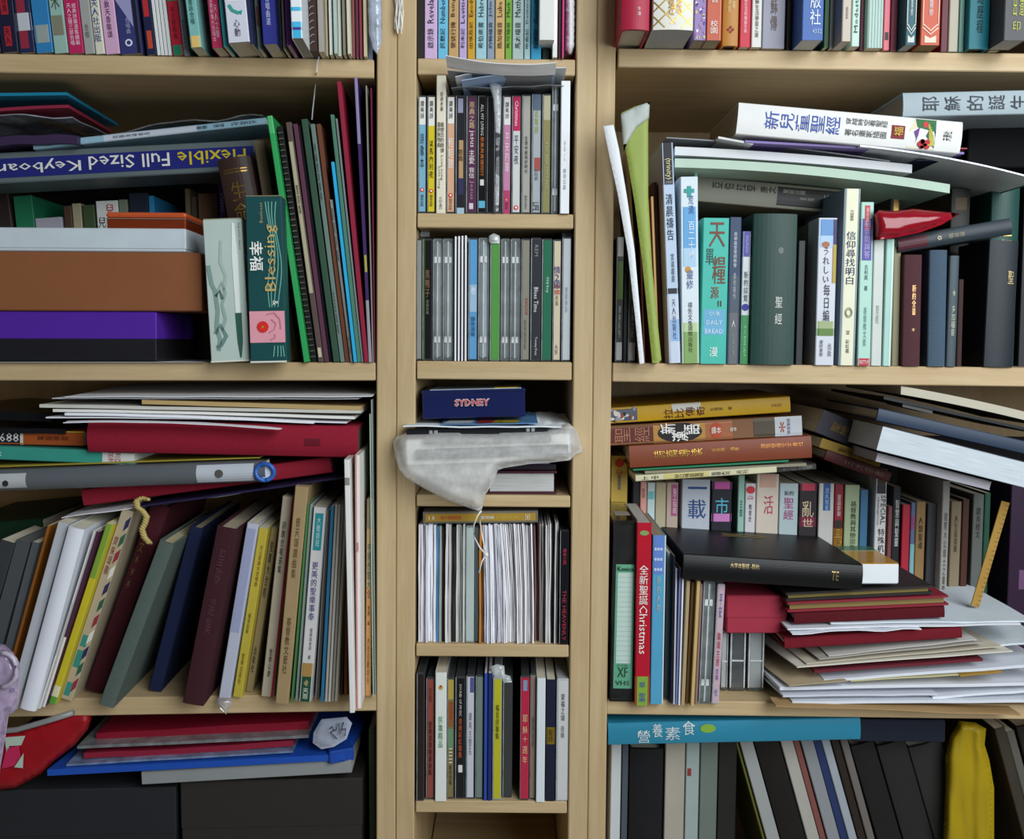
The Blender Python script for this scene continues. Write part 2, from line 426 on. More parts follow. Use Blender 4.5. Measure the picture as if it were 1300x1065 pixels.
# ---------------------------------------------------------------- sheets, folders, boxes
def sheet(U, A, Bp, d, thk, mat, label, Y=0, Yb=None, name='paper_sheet', cat='paper', bow=0, rise=0, curl=0, wob=.0, group=None, parts=None, seed=0, skew=0, nx=14, ny=8, taper=0):
    """thin lying sheet: front edge from px A to px B (depth Y, Yb mm), reaching d mm back; bow = mid lift mm, rise = back lift mm, curl = front-edge lift mm"""
    Y /= 1000.; Yb = Y if Yb is None else Yb / 1000.
    a = U.p(A[0], A[1], Y); b = U.p(Bp[0], Bp[1], Yb)
    mid = (a + b) / 2; ex = Vector((b.x - a.x, b.y - a.y, 0)); L_ = ex.length; ang = math.atan2(ex.y, ex.x)
    slope = (b.z - a.z) / L_
    mt = U.M @ Matrix.Translation(mid) @ Matrix.Rotation(ang, 4, 'Z')
    d /= 1000.; thk /= 1000.
    V = [];F = []
    for k in (0, 1):
        for j in range(ny + 1):
            for i in range(nx + 1):
                u = i / nx; v = j / ny
                x = (u - .5) * L_ * (1 - taper * v) + skew / 1000. * v; y = v * d
                z = slope * (u - .5) * L_ + bow / 1000. * (1 - (2 * u - 1) ** 2) + rise / 1000. * v + curl / 1000. * max(0, 1 - v * 4) ** 2
                z += wob / 1000. * noise.noise(Vector((u * 4 + seed, v * 2, seed * .7)))
                V.append((x, y, z - (thk if k else 0)))
    n1 = (nx + 1) * (ny + 1)
    for j in range(ny):
        for i in range(nx):
            q = j * (nx + 1) + i
            F.append((q, q + 1, q + nx + 2, q + nx + 1)); F.append((n1 + q, n1 + q + nx + 1, n1 + q + nx + 2, n1 + q + 1))
    ring = [i for i in range(nx + 1)] + [j * (nx + 1) + nx for j in range(1, ny + 1)] + [ny * (nx + 1) + i for i in range(nx - 1, -1, -1)] + [j * (nx + 1) for j in range(ny - 1, 0, -1)]
    for i in range(len(ring)):
        p_, q_ = ring[i], ring[(i + 1) % len(ring)]
        F.append((p_, n1 + p_, n1 + q_, q_))
    o = mesh_obj(name, V, F, mat, None, smooth=False)
    o.matrix_world = mt
    tag(o, label, cat, group)
    return o, L_, slope
def carton(U, x0, x1, yt, yb, d, col, label, Y=0, sh=None, name='cardboard_box', cat='box', lid=None, yaw=0.0, tilt=0.0, mk='board', group=None, body_col=None):
    """box whose front face spans px x0..x1, yt..yb at depth Y mm; returns root, w, h"""
    Y /= 1000.
    P = U.p((x0 + x1) / 2, yb, Y); w = U.p(x1, yb, Y).x - U.p(x0, yb, Y).x; h = U.p(x0, yt, Y).z - U.p(x0, yb, Y).z
    if sh is not None: P.z = (U.z[sh] if isinstance(sh, str) else sh) + .0003
    r = root(name, U.M @ Matrix.Translation(P) @ Matrix.Rotation(yaw, 4, 'Z') @ Matrix.Rotation(tilt, 4, 'Y'), label, cat, group)
    d /= 1000.
    if lid is None:
        boxm('body', -w / 2, w / 2, 0, d, 0, h, M(col, mk), r, .0012)
    else:
        boxm('body', -w / 2 + .0008, w / 2 - .0008, .0008, d - .0008, 0, h - .002, M(body_col or col, mk), r, .001)
        boxm('lid', -w / 2, w / 2, 0, d, h * (1 - lid), h, M(col, mk), r, .0012)
    return r, w, h
def inside(poly_, x, y):
    c = False; n = len(poly_); j = n - 1
    for i in range(n):
        xi, yi = poly_[i]; xj, yj = poly_[j]
        if (yi > y) != (yj > y) and x < (xj - xi) * (y - yi) / (yj - yi) + xi: c = not c
        j = i
    return c
def edged(poly_, x, y):
    best = 1e9; n = len(poly_)
    for i in range(n):
        ax, ay = poly_[i]; bx, by = poly_[(i + 1) % n]
        vx, vy = bx - ax, by - ay; L2 = vx * vx + vy * vy or 1e-9
        t = max(0, min(1, ((x - ax) * vx + (y - ay) * vy) / L2))
        best = min(best, math.hypot(x - ax - t * vx, y - ay - t * vy))
    return best
def puffy(U, outline, Y, thick, mat, label, name, cat, step=5, R=26, wr=2.5, wf=.05, wy=None, back=True, parent=None, seed=0, dY=None, flat=1.0):
    """soft bag / pouch / crumpled film: its outline (px) at depth Y mm, bulging thick mm toward the viewer and back, creased by wr mm"""
    pts = [Vector((x, y)) for x, y in outline]
    nb = []
    for i in range(len(outline)):
        a, b = pts[i], pts[(i + 1) % len(pts)]; k = max(1, int((b - a).length / step))
        nb += [a.lerp(b, j / k) for j in range(k)]
    xs = [p.x for p in pts]; ys = [p.y for p in pts]
    inn = []
    y = min(ys) + step / 2; row = 0
    while y < max(ys):
        x = min(xs) + step / 2 + (row % 2) * step / 2
        while x < max(xs):
            if inside(outline, x, y) and edged(outline, x, y) > step * .5: inn.append(Vector((x, y)))
            x += step
        y += step * .87; row += 1
    allp = nb + inn; n0 = len(nb)
    r_ = delaunay_2d_cdt(allp, [(i, (i + 1) % n0) for i in range(n0)], [], 1, 1e-6)
    vv, ff = r_[0], r_[2]
    poly_ = [(p.x, p.y) for p in nb]
    c = U.p(sum(xs) / len(xs), max(ys), Y / 1000.)
    V = [];F = []
    for side in ((0, 1) if back else (0,)):
        for v in vv:
            e = edged(poly_, v.x, v.y)
            q = min(1, e / R); b_ = math.sqrt(max(0, 1 - (1 - q) ** 2))
            base = Y + (dY(v.x, v.y) if dY else 0)
            fy = wf * 1.3 if wy is None else wy
            cr = noise.noise(Vector((v.x * wf, v.y * fy, seed))) + .6 * noise.noise(Vector((v.x * wf * 2.7, v.y * fy * 1.7, seed + 9)))
            yy = base + (-thick * b_ - wr * cr * q if side == 0 else thick * flat * b_)
            V.append(U.p(v.x, v.y, yy / 1000.) - c)
    n = len(vv)
    for f_ in ff:
        F.append(tuple(f_))
        if back: F.append(tuple(n + i for i in reversed(f_)))
    if back:
        for i in range(n0):
            j = (i + 1) % n0
            F.append((i, j, n + j, n + i))
    o = mesh_obj(name, V, F, mat, parent, smooth=True)
    if parent is None:
        o.matrix_world = U.M @ Matrix.Translation(c)
        tag(o, label, cat)
    return o
# ================================================================ narrow tower, top compartment: thin booklets
_T = [(529, 538, '#2c2724', 'dark worn thin booklet at the end of the pastel booklet row', None, None, '#999'),
      (538.5, 555, '#cdaed2', 'lilac booklet lettered Revelation among the pastel booklets', '啟示錄', 'Revelation', '#3b3040'),
      (555.5, 568.5, '#6fb9d6', 'sky blue booklet lettered Numbers beside the lilac one', '民數記', 'Numbers', '#1f3a4a'),
      (569, 582, '#c39d68', 'tan booklet lettered Being a M between blue and lilac', '使徒行傳', 'Being a M', '#3c2c1c'),
      (582.5, 592.5, '#b9a5cf', 'lilac booklet lettered Leviticus beside the ochre booklet', '利未記', 'Leviticus', '#2c2440'),
      (593, 603, '#c99a2e', 'ochre yellow booklet lettered Exodus', '出埃及記', 'Exodus', '#4a3410'),
      (603.5, 617.5, '#9cc3cb', 'pale aqua booklet lettered Hebrews', '希伯來書', 'Hebrews', '#24383e'),
      (618, 627.5, '#8996a8', 'slate grey booklet lettered John', '約翰福音', 'John', '#1e2430'),
      (628, 640.5, '#c9a56b', 'tan booklet lettered Luke between grey and green booklets', '路加福音', 'Luke', '#3c2c1c'),
      (641, 649.5, '#74a63c', 'grass green booklet lettered Mark', '馬可福音', 'Mark', '#22380e'),
      (650, 664.5, '#a5b8b3', 'grey green booklet lettered Matthew', '馬太福音', 'Matthew', '#26302e'),
      (665, 673, '#9fbcbf', 'narrow pale teal booklet lettered Deuteronomy', '申命記', 'Deuteronomy', '#24383e'),
      (673.5, 687, '#2f8fb8', 'strong blue booklet lettered Genesis beside the white packet', '創世記', 'Genesis', '#0d2c3c')]
for x0, x1, c, lab, zh, en, tc in _T:
    tx = []
    if zh:
        tx = [(zh, 'u', .07, .07 + .045 * len(zh), .5, tc), (en, 'u', .07 + .045 * len(zh) + .035, .07 + .045 * len(zh) + .035 + .026 * len(en), .5, tc)]
    B(MU, x0, x1, 73, -112, c, lab, Y=3, d=110, st='k', sh='M1', tx=tx, name='booklet', group='booklets on the top shelf of the disc tower')
B(MU, 688, 698, 73, -60, '#1d2f22', 'dark green edged notebook under the white packet', Y=10, d=110, st='k', sh='M1', name='notebook', cat='notebook')
B(MU, 684, 704, 57, -70, '#dcdcd6', 'thick white paper packet sticking out over the shelf', Y=-14, d=90, st='p', sh=zof(MU, 690, 57), pages='#e6e4dc', name='paper_packet', cat='packet')
B(MU, 701, 707.5, 72, -50, '#e2dfdc', 'white card folder standing beside the packet', Y=-4, d=110, st='k', sh='M1', name='card_folder', cat='folder')
B(MU, 708.5, 713, 72, -50, '#40222f', 'thin dark plum booklet behind clear wrapping', Y=0, d=110, st='k', sh='M1', name='booklet')
B(MU, 713.2, 716, 72, -56, '#c2407c', 'thin magenta booklet beside the clear wrapping', Y=-4, d=110, st='k', sh='M1', name='booklet')
puffy(MU, [(716, 70), (716, -40), (727, -42), (732.5, -20), (732, 20), (731.5, 60), (726, 70.5)], 20, 22, M('#e4e2e6', 'plast'), 'crinkled white plastic bag squeezed against the post', 'plastic_bag', 'bag', R=9, wr=3, wf=.09)

# ================================================================ discs, first row
S2 = dict(sh='M2')
G2 = 'discs on the upper disc shelf'
def rd(r, w, h, f, z, c='#d23a2e'):
    dot(r, f, .02 * w, z * h, w * .26, w * .26, c); dot(r, f, .02 * w, z * h, w * .12, w * .12, '#f6efe8', off=.0008)
r = CD(MU, 530.5, 541, 269, 121, '#7fb3c9', 'disc with pale blue spine, white top and red dot', tx=[('詩歌本', 'v', .38, .68, .45, '#23303a'), ('福音出版', 'v', .06, .16, .4, '#23303a'), ('讚美詩', 'v', .8, .95, .45, '#222')], bands=[(.75, .98, '#e9e7e0')], group=G2, **S2); rd(*r, .2)
r = CD(MU, 542, 552.6, 269, 121, '#dcc62c', 'disc with yellow spine, white top and red dot', tx=[('以馬內利夜', 'v', .3, .62, .5, '#3a3010'), ('福音出版', 'v', .06, .16, .4, '#333'), ('讚美詩', 'v', .8, .95, .45, '#222')], bands=[(.74, .98, '#e9e7e0')], group=G2, **S2); rd(*r, .19)
B(MU, 553.2, 565.5, 270, 96, '#e4dcc6', 'tall cream slipcase lettered Love songs among the discs', Y=3, d=130, st='p', sh='M2', tx=[('最懷念的旋律', 'v', .44, .66, .4, '#3a3530', .16), ('靈修默想曲', 'v', .48, .66, .35, '#3a3530', -.2), ('Love song', 'd', .24, .42, .3, '#4a443c', .12), ('Love song', 'd', .18, .34, .3, '#4a443c', -.15), ('VCD-MEG', 'd', .03, .12, .3, '#4a443c'), ('經典老歌', 'v', .74, .88, .3, '#4a443c', .1)], name='slipcase', cat='slipcase')
r = CD(MU, 566.3, 577.3, 269, 121, '#d8a98a', 'disc with peach spine, white top and red dot', tx=[('輕輕聽', 'v', .38, .64, .6, '#f1e9e0'), ('讚美詩', 'v', .8, .95, .45, '#222'), ('福音出版', 'v', .03, .13, .4, '#7a4a30')], bands=[(.76, .98, '#e9e7e0')], group=G2, **S2); rd(*r, .155)
r = CD(MU, 578, 590.5, 269, 121, '#2c2b30', 'dark disc with a beige figure on its spine', bands=[(.85, .97, '#9a98b0', -.4, .3), (.3, .62, '#b8976c', -.25, .35), (.16, .30, '#3a3a58', -.3, .4), (.0, .05, '#a8c3cf')], tx=[('恩典', 'v', .44, .54, .5, '#3a2c1c')], group=G2, **S2)
r = CD(MU, 591.3, 605.2, 269, 121, '#5b3550', 'plum purple disc lettered jesus', tx=[('恩典之路', 'v', .72, .94, .5, '#cdb48a'), ('jesus', 'd', .56, .7, .55, '#e2d9d2'), ('主愛', 'v', .42, .54, .5, '#e6dfd8'), ('我信', 'v', .30, .39, .5, '#e6dfd8'), ('Jesus', 'd', .12, .28, .4, '#a58a9a')], bands=[(.04, .09, '#d8cdd4', -.3, .2)], group=G2, **S2)
r = CD(MU, 606, 616.8, 269, 121, '#1b1a1b', 'black disc with an orange title and a cyan square', tx=[('ALL MY LIVING', 'd', .66, .92, .35, '#c9c4bc'), ('恩惠與真理同行', 'd', .32, .65, .4, '#c9702c')], bands=[(.05, .11, '#5fb3d0'), (.24, .29, '#d9d6d0', -.3, .3)], group=G2, **S2)
r = CD(MU, 617.6, 626, 269, 122, '#232224', 'plain black disc behind the hanging clear film', group=G2, **S2)
r = CD(MU, 626.6, 636.6, 269, 122, '#2b2a2c', 'charcoal disc behind the hanging clear film', case='#4a4a4c', group=G2, **S2)
r = CD(MU, 637.4, 648.2, 269, 121, '#c583a6', 'disc with pink spine and white top', tx=[('平安的靈', 'v', .36, .68, .5, '#e9d3df'), ('讚美詩', 'v', .8, .94, .45, '#444'), ('福音', 'v', .04, .1, .4, '#7a3050')], bands=[(.75, .98, '#e3e1dc'), (.0, .2, '#b8476c')], group=G2, **S2)
dot(r[0], r[3], 0, .12 * r[2], r[1] * .1, r[1] * .1, '#e0b04a')
r = CD(MU, 649, 660.6, 269, 121, '#cfd0cd', 'pale grey disc with a magenta top block', tx=[('Christmas', 'd', .74, .95, .4, '#f3dfe6'), ('平安夜', 'v', .42, .66, .5, '#4a5a6a')], bands=[(.70, .985, '#c2305e')], group=G2, **S2); rd(*r, .055)
r = CD(MU, 661.4, 673.2, 269, 120, '#a9a69e', 'warm grey disc lettered in small dark type', tx=[('生命中最美好時光', 'v', .34, .65, .35, '#3c3a36'), ('福音出版社', 'd', .04, .16, .3, '#5c5a56')], group=G2, **S2)
r = CD(MU, 674, 686.4, 269, 119, '#a8afb2', 'grey disc with slate top and lime lettering', tx=[('以琳詩', 'v', .67, .86, .4, '#9aa83a'), ('耶和華', 'v', .28, .38, .4, '#6c7478'), ('LIFE', 'd', .03, .1, .6, '#26282a')], bands=[(.86, .99, '#5c6c7e'), (.36, .47, '#a5574e', -.3, .5)], group=G2, **S2)
r = CD(MU, 687.2, 698.6, 269, 119, '#8f8a5c', 'olive disc with a pale khaki top', bands=[(.78, .98, '#b4b090')], tx=[('荷蘭經典', 'v', .2, .6, .4, '#a9a47c')], group=G2, **S2)
r = CD(MU, 699.4, 709.2, 269, 108, None, 'empty clear disc case beside the bright white slipcase', clear=True, case='#8a8c8c', group=G2, **S2)
B(MU, 710.4, 722.6, 269, 103, '#eef1f3', 'bright white glossy slipcase against the post', Y=-2, d=140, st='p', mk='gloss', sh='M2', tx=[('靈命日糧', 'd', .18, .34, .3, '#9aa2a8'), ('聖詩 1-4', 'd', .4, .55, .2, '#b4bcc2')], name='slipcase', cat='slipcase')
# film and wrappers lying over the discs
zt2 = zof(MU, 628, 119)
sheet(MU, (573, 110), (716, 107), 110, .5, Mclear('#c9cdd0', .5, .2), 'clear plastic sleeve lying across the tops of the discs', Y=-4, name='plastic_sleeve', cat='sleeve', wob=2, curl=-1)
sheet(MU, (578, 97), (719, 85), 90, .8, M('#d2d6da', 'paper'), 'pale paper wrapper bulging above the upper discs', Y=-22, name='paper_wrapper', cat='wrapper', bow=3, wob=1.5, seed=3, rise=-6)
sheet(MU, (586, 101), (705, 93), 85, .8, M('#a3bce0', 'paper'), 'blue tinted leaflet between the wrappers above the discs', Y=-22, name='leaflet', cat='leaflet', bow=2, wob=1, seed=5, rise=-3)
sheet(MU, (566, 70), (706, 79), 16, .7, M('#dedede', 'paper'), 'white curled sheet poking out in front of the tower shelf', Y=-40, name='paper_sheet', cat='paper', bow=-4, rise=-6, wob=.6, seed=8)
sheet(MU, (568, 89), (702, 92), 60, .6, M('#8e9196', 'paper'), 'grey folded inner sheet below the white curled one', Y=-25, name='paper_sheet', cat='paper', bow=-2, rise=-3, wob=.6, seed=8)
puffy(MU, [(621, 106), (628, 104), (637, 108), (636, 150), (634, 190), (634, 240), (633, 268), (629, 269), (628, 240), (630, 200), (629, 160), (626, 125)], -3, 3, Mclear('#e4e8ea', .5, .12), 'strip of crinkled clear film hanging over the black discs', 'plastic_film', 'film', step=4, R=5, wr=4, wf=.11)

# ================================================================ discs, second row
S3 = dict(sh='M3')
G3 = 'discs on the middle disc shelf'
CD(MU, 528.6, 535.4, 457, 303, '#8d8f8a', 'narrow grey disc case touching the tower side', group=G3, **S3)
r = CD(MU, 536, 548.6, 457, 303, '#1c1b1b', 'black disc with a green edge and brown lettering', tx=[('黑鴨子', 'v', .52, .74, .45, '#8a6450'), ('金曲合集', 'v', .38, .5, .3, '#7c7670')], bands=[(.0, 1, '#3f6a2e', -.5, -.38)], group=G3, **S3)
CD(MU, 549.2, 561.4, 457, 303, None, 'empty clear case beside the black disc with green edge', clear=True, case='#9aa29f', group=G3, **S3)
CD(MU, 561.8, 575.8, 457, 303, None, 'empty clear case beside the thin white sleeves', clear=True, case='#aab0b4', group=G3, **S3)
for i in range(4):
    x = 576.6 + i * 4.3
    B(MU, x, x + 2.6, 457, 300.5 - i * .4, '#e9e8ea', 'slim white disc sleeve in the group of four', Y=2, d=125, st='k', sh='M3', lean=.5, name='disc_sleeve', cat='sleeve', group='four slim white sleeves')
    if i < 3: B(MU, x + 2.8, x + 4.1, 457, 304, '#23224a', 'slim navy disc sleeve between white sleeves', Y=5, d=125, st='k', sh='M3', lean=.5, name='disc_sleeve', cat='sleeve', group='three slim navy sleeves')
r = CD(MU, 594, 606, 457, 302, '#5f9ccb', 'disc with cloudy blue spine beside a clear case', tx=[('靜夜頌歌', 'v', .2, .36, .5, '#1f4466'), ('夜', 'v', .54, .6, .5, '#e8f0f4')], bands=[(.4, .62, '#9dbcd2')], group=G3, **S3)
CD(MU, 606.6, 620.4, 457, 302, None, 'empty pale clear case between blue and green discs', clear=True, case='#b0bec2', group=G3, **S3)
r = CD(MU, 621.4, 634.4, 457, 304, '#58984a', 'leaf green disc in cellophane', case='#6d7a6c', group=G3, **S3)
puffy(MU, [(620.5, 304), (621, 299), (627, 296), (634, 299), (635, 304), (634, 309), (621, 309)], 4, 3, Mclear('#f2f5f5', .5, .08), 'knot of cellophane on top of the green disc', 'cellophane_knot', 'wrap', step=2.5, R=4, wr=2.5, wf=.2)
CD(MU, 635.2, 646.6, 457, 303, None, 'clear case with grey green tray beside the green disc', clear=True, case='#5d6a62', group=G3, **S3)
CD(MU, 647.2, 660, 457, 303, None, 'clear case with dark grey tray next to the green tray one', clear=True, case='#55565a', group=G3, **S3)
r = CD(MU, 660.8, 672, 457, 303, '#8b887c', 'khaki grey disc with small red lettering', tx=[('新世紀合唱', 'v', .38, .52, .35, '#a24a30', .15), ('聖樂精選集', 'v', .1, .34, .3, '#6e6a60')], group=G3, **S3)
r = CD(MU, 672.8, 686.2, 457, 302, '#37393d', 'dark grey disc lettered Blues Time', tx=[('Blues Time', 'd', .40, .6, .42, '#d9d9d9'), ('Tommy Davy', 'd', .05, .2, .3, '#cfcfcf'), ('REM', 'd', .85, .94, .35, '#8a8a8a')], group=G3, **S3)
r = CD(MU, 686.8, 700.2, 457, 303, '#2f6e52', 'dark green disc lettered Old boy', tx=[('Old boy', 'd', .56, .69, .35, '#d4e2da')], group=G3, **S3)
r = CD(MU, 700.8, 711.4, 457, 304, '#cfc2a8', 'cream disc with a blue and red title', tx=[('情', 'v', .72, .78, .75, '#3a3a80'), ('2', 'h', .66, .715, .6, '#3a3a80'), ('國', 'v', .6, .655, .7, '#3a3a80'), ('中國', 'v', .55, .63, .6, '#c0392b', .05), ('民謠', 'v', .46, .54, .35, '#6c5c46'), ('人民', 'v', .06, .14, .35, '#6c5c46')], group=G3, **S3)
r = CD(MU, 712.2, 724.2, 457, 301, '#bac0c4', 'silver white disc against the tower post', tx=[('聖誕金曲', 'd', .4, .6, .25, '#8a9298')], group=G3, **S3)

# ================================================================ pile of soft things
z4 = MU.z['M4']
LY(MU, 618, 615.5, 707, 615.5, 29, '#471c28', 'maroon hardback lying with its white pages outward under the cloth bag', Y=8, d=140, st='h', top='r', fore=True, pages='#c9c9c6', sh='M4', name='hardcover_book')
for i, (c, y0, y1, lab) in enumerate([('#2e2530', 593, 601, 'dark purple disc folder lying on the maroon hardback'), ('#b8b4c4', 588, 593, 'pale lilac wallet on top of the dark disc folder')]):
    carton(MU, 612, 706 - i * 8, y0, y1, 125, c, lab, Y=12, sh=z4 + th(29.6) * 1.015 + i * th(8.4), name='disc_wallet', cat='wallet', mk='plast')
zb = z4 + th(29.6) * 1.015 + th(13.2)
# drawstring bag with a dark flat case in it
carton(MU, 528, 722, 561, 574, 6, '#1c1a1a', 'dark flat case showing through the thin white bag', Y=-24, sh=zb + th(9), name='flat_case', cat='case', mk='cloth', tilt=rad(-2.5))
carton(MU, 538, 700, 550, 559, 5, '#5b5557', 'grey booklet showing through the top of the thin bag', Y=-23, sh=zb + th(26.5), name='booklet_bundle', cat='booklet', mk='paper', tilt=rad(-1.2))
TISSUE = Mclear('#f6f4ef', .40, .6, .12, 200)
carton(MU, 516, 724, 552, 584, 14, '#efede6', 'added white block brightening the thin white bag from inside', Y=-17, sh=zb + th(2), name='booklet', cat='booklet', mk='paper', tilt=rad(-2.5))  # white block added behind the tissue so the bag reads brighter
bag = puffy(MU, [(499, 562), (503, 554), (516, 549), (560, 547), (620, 548), (690, 545), (722, 537), (732, 545), (736, 556), (740, 573), (730, 577), (724, 584), (700, 587), (672, 589), (640, 594), (632, 597), (627, 612), (616, 628), (611, 650), (596, 645), (566, 634), (540, 621), (515, 606), (507, 596), (502, 580)], -2, 26, TISSUE, 'thin white drawstring cloth bag drooping over the tower shelf', 'drawstring_bag', 'bag', step=4, R=13, wr=2.4, wf=.018, wy=.06, flat=.15, dY=lambda x, y: -14 if y > 600 else -(max(0, y - 570)) * .45)
pts = []
A = [(611, 648), (606, 655), (601, 668), (602, 682), (609, 695), (617, 704)]
Bq = [(611, 648), (609, 662), (612, 680), (615, 694), (617, 704)]
C_ = [(617, 704), (612, 712), (608, 727)]
rr = root('drawstring', MU.M @ Matrix.Translation(MU.p(611, 700, -.03)), 'thin white drawstring with a knot hanging from the cloth bag', 'string')
for nm, q in (('loop', A), ('loop', Bq), ('loose_end', C_)):
    b0 = MU.p(611, 700, -.03)
    V, Fc = tube([MU.p(x, y, -.028) - b0 for x, y in q], .0008)
    mesh_obj(nm, V, Fc, M('#e6e4de', 'paper'), rr, True)
bm = bmesh.new(); bmesh.ops.create_icosphere(bm, subdivisions=2, radius=.0024); bmesh.ops.translate(bm, verts=bm.verts, vec=MU.p(617, 704, -.028) - MU.p(611, 700, -.03))
bm_obj('knot', bm, M('#e6e4de', 'paper'), rr, True)
# player, leaflets and the postcard box on top of the bag
pl, w_, h_ = carton(MU, 516, 696, 543, 551.5, 14, '#1b1c1f', 'black flat player lying on the cloth bag', Y=-16, name='disc_player', cat='player', mk='plast', tilt=rad(-1.9))
for xx in (-.31, .375):
    for k in (-.018, .018):
        boxm('chrome_clip', (xx + k) * w_ - .0018, (xx + k) * w_ + .0018, -.0016, .001, h_ * .25, h_ * .8, M('#d9dcde', 'metal'), pl, .0006)
sheet(MU, (512, 540.5), (712, 541.5), 120, 1.2, M('#e3e9ee', 'paper'), 'white and blue leaflet under the navy box', Y=-22, name='leaflet', cat='leaflet', wob=1.2, skew=14)
sheet(MU, (672, 541), (726, 543), 110, .6, M('#eef0f0', 'paper'), 'folded white slip curling past the leaflet under the navy box', Y=-16, name='paper_slip', cat='paper', wob=2, seed=4, rise=6)
lf, L_, sl = sheet(MU, (560, 538.5), (683, 537), 100, .6, M('#6fa0d2', 'gloss'), 'blue picture leaflet with red and yellow patches under the navy box', Y=-20, name='picture_leaflet', cat='leaflet', wob=.4, rise=3)
for a, b_, c in ((.35, .62, '#b23a36'), (.52, .78, '#c8b23c'), (.02, .3, '#dfe8ec')):
    V = [((a - .5) * L_, .002, .0006 + sl * (a - .5) * L_), ((b_ - .5) * L_, .002, .0006 + sl * (b_ - .5) * L_), ((b_ - .45) * L_, .03, .0016 + sl * (b_ - .5) * L_), ((a - .45) * L_, .03, .0016 + sl * (a - .5) * L_)]
    mesh_obj('printed_patch', V, [(0, 1, 2, 3)], M(c, 'gloss'), lf)
sx, w_, h_ = carton(MU, 535.5, 668, 494.5, 530.5, 95, '#1a2250', 'navy blue postcard box lettered SYDNEY', Y=-4, name='postcard_box', cat='box', mk='gloss', tilt=rad(-1.8), lid=.12)
boxm('window_card', -w_ * .42, w_ * .46, .004, .09, h_, h_ + .0006, M('#a9b6bd', 'gloss'), sx)
boxm('window_card', w_ * .2, w_ * .42, .008, .05, h_ + .0006, h_ + .001, M('#c9a93a', 'gloss'), sx)
lettering(sx, 'SYDNEY', 'h', (-w_ * .185, w_ * .155, h_ * .42, h_ * .68), '#e9d9da', y=-.0006, bold=.05)
lettering(sx, 'SYDNEY', 'h', (-w_ * .18, w_ * .15, h_ * .44, h_ * .66), '#c23a48', y=-.0010, bold=.01)

# ================================================================ paper disc sleeves
def sleeve(x0, x1, yb, yt, col, label, bend=0, Y=6, group=None, thk=None, d=125, lean=0, wob=1.0):
    Yq = Y / 1000.
    P = MU.p((x0 + x1) / 2, yb, Yq); zt = MU.p(x0, yt, Yq).z; z0 = MU.z['M5'] + .0004
    w = (MU.p(x1, yb, Yq).x - MU.p(x0, yb, Yq).x) * .94
    P.z = z0; h = zt - z0; n = 8
    sd = random.random() * 50
    V = [];Fc = []
    for i in range(n + 1):
        t = i / n; zz = h * t
        xo = bend / 1000. * (t * t) + lean / 1000. * t + wob * .0007 * noise.noise(Vector((sd, t * 2.2, 0))) * (1 if t > 0 else 0)
        ww = w * (.75 + .25 * abs(math.sin(t * 9 + sd)))
        for sx_ in (-.5, .5):
            for yy in (0, d / 1000.):
                V.append((xo + sx_ * ww, yy + (.0015 * noise.noise(Vector((sd, t * 5, 3))) if yy == 0 else 0), zz))
    for i in range(n):
        a = i * 4; b_ = a + 4
        Fc += [(a, b_, b_ + 2, a + 2), (a + 1, a + 3, b_ + 3, b_ + 1), (a, a + 1, b_ + 1, b_), (a + 2, b_ + 2, b_ + 3, a + 3)]
    Fc += [(0, 2, 3, 1), (n * 4, n * 4 + 1, n * 4 + 3, n * 4 + 2)]
    o_ = mesh_obj('disc_sleeve', V, Fc, M(col, 'paper'), None)
    o_.matrix_world = MU.M @ Matrix.Translation(P)
    return tag(o_, label, 'sleeve', group)
GS = 'paper disc sleeves packed upright in the tower'
def many(x0, x1, n, cols, label, bend0=0, bend1=0, yt=666, Y=6, j=1.5):
    for i in range(n):
        a = x0 + (x1 - x0) * i / n; b_ = x0 + (x1 - x0) * (i + 1) / n
        sleeve(a, b_ - .1, 814, yt + random.uniform(-j, j), cols[i % len(cols)], label, bend=bend0 + (bend1 - bend0) * i / max(1, n - 1), Y=Y + random.uniform(-2, 4), group=GS + ', ' + label)
many(531, 543, 4, ['#d8d6de', '#e9e8ee', '#b8b6c2'], 'creased white paper sleeve at the tower side of the sleeve row')
many(543, 553.5, 3, ['#e8e8f0', '#f0f0f4'], 'bright white paper sleeve next to the blue one')
sleeve(553.6, 556.8, 814, 668, '#4f86b8', 'thin blue picture sleeve with a yellow foot in the sleeve row', Y=8)
sleeve(557, 560.4, 814, 668, '#9aa49a', 'thin grey picture sleeve with a white foot in the sleeve row', Y=7)
sleeve(560.8, 564.4, 814, 669, '#3a2733', 'dark plum paper sleeve in the sleeve row', Y=10)
many(565, 572.5, 2, ['#dedcda', '#c3bfbb'], 'white sleeve leaning beside the dark sleeves', 0, 0)
sleeve(572.6, 575.4, 814, 669, '#2a2228', 'black thin sleeve after the leaning white ones', Y=9)
sleeve(575.6, 578.4, 814, 669, '#42403e', 'charcoal thin sleeve after the leaning white ones', Y=10)
many(578.6, 590, 4, ['#cfd0cb', '#b9bcb6', '#a2a6a0'], 'grey white paper sleeve beside the pale green case')
CD(MU, 590.4, 602, 814, 668, '#b7c4bf', 'pale green slim disc case among the paper sleeves', 'M5', Y=6, case='#8a9894', margin=.1)
CD(MU, 602.4, 607.4, 814, 668, '#4a565a', 'dark slim disc case beside the orange sleeve', 'M5', Y=6, case='#2e3638', margin=.1)
sleeve(607.8, 611, 814, 667, '#c07a2c', 'orange paper sleeve behind the drawstring', Y=4)
sleeve(611.2, 614.6, 814, 668, '#5a4638', 'brown paper sleeve beside the orange one', Y=8)
many(615, 642, 10, ['#eeeef3', '#dcdce6', '#c6c6d0', '#f2f2f5'], 'white paper sleeve in the tight bunch under the drawstring', -3, -5)
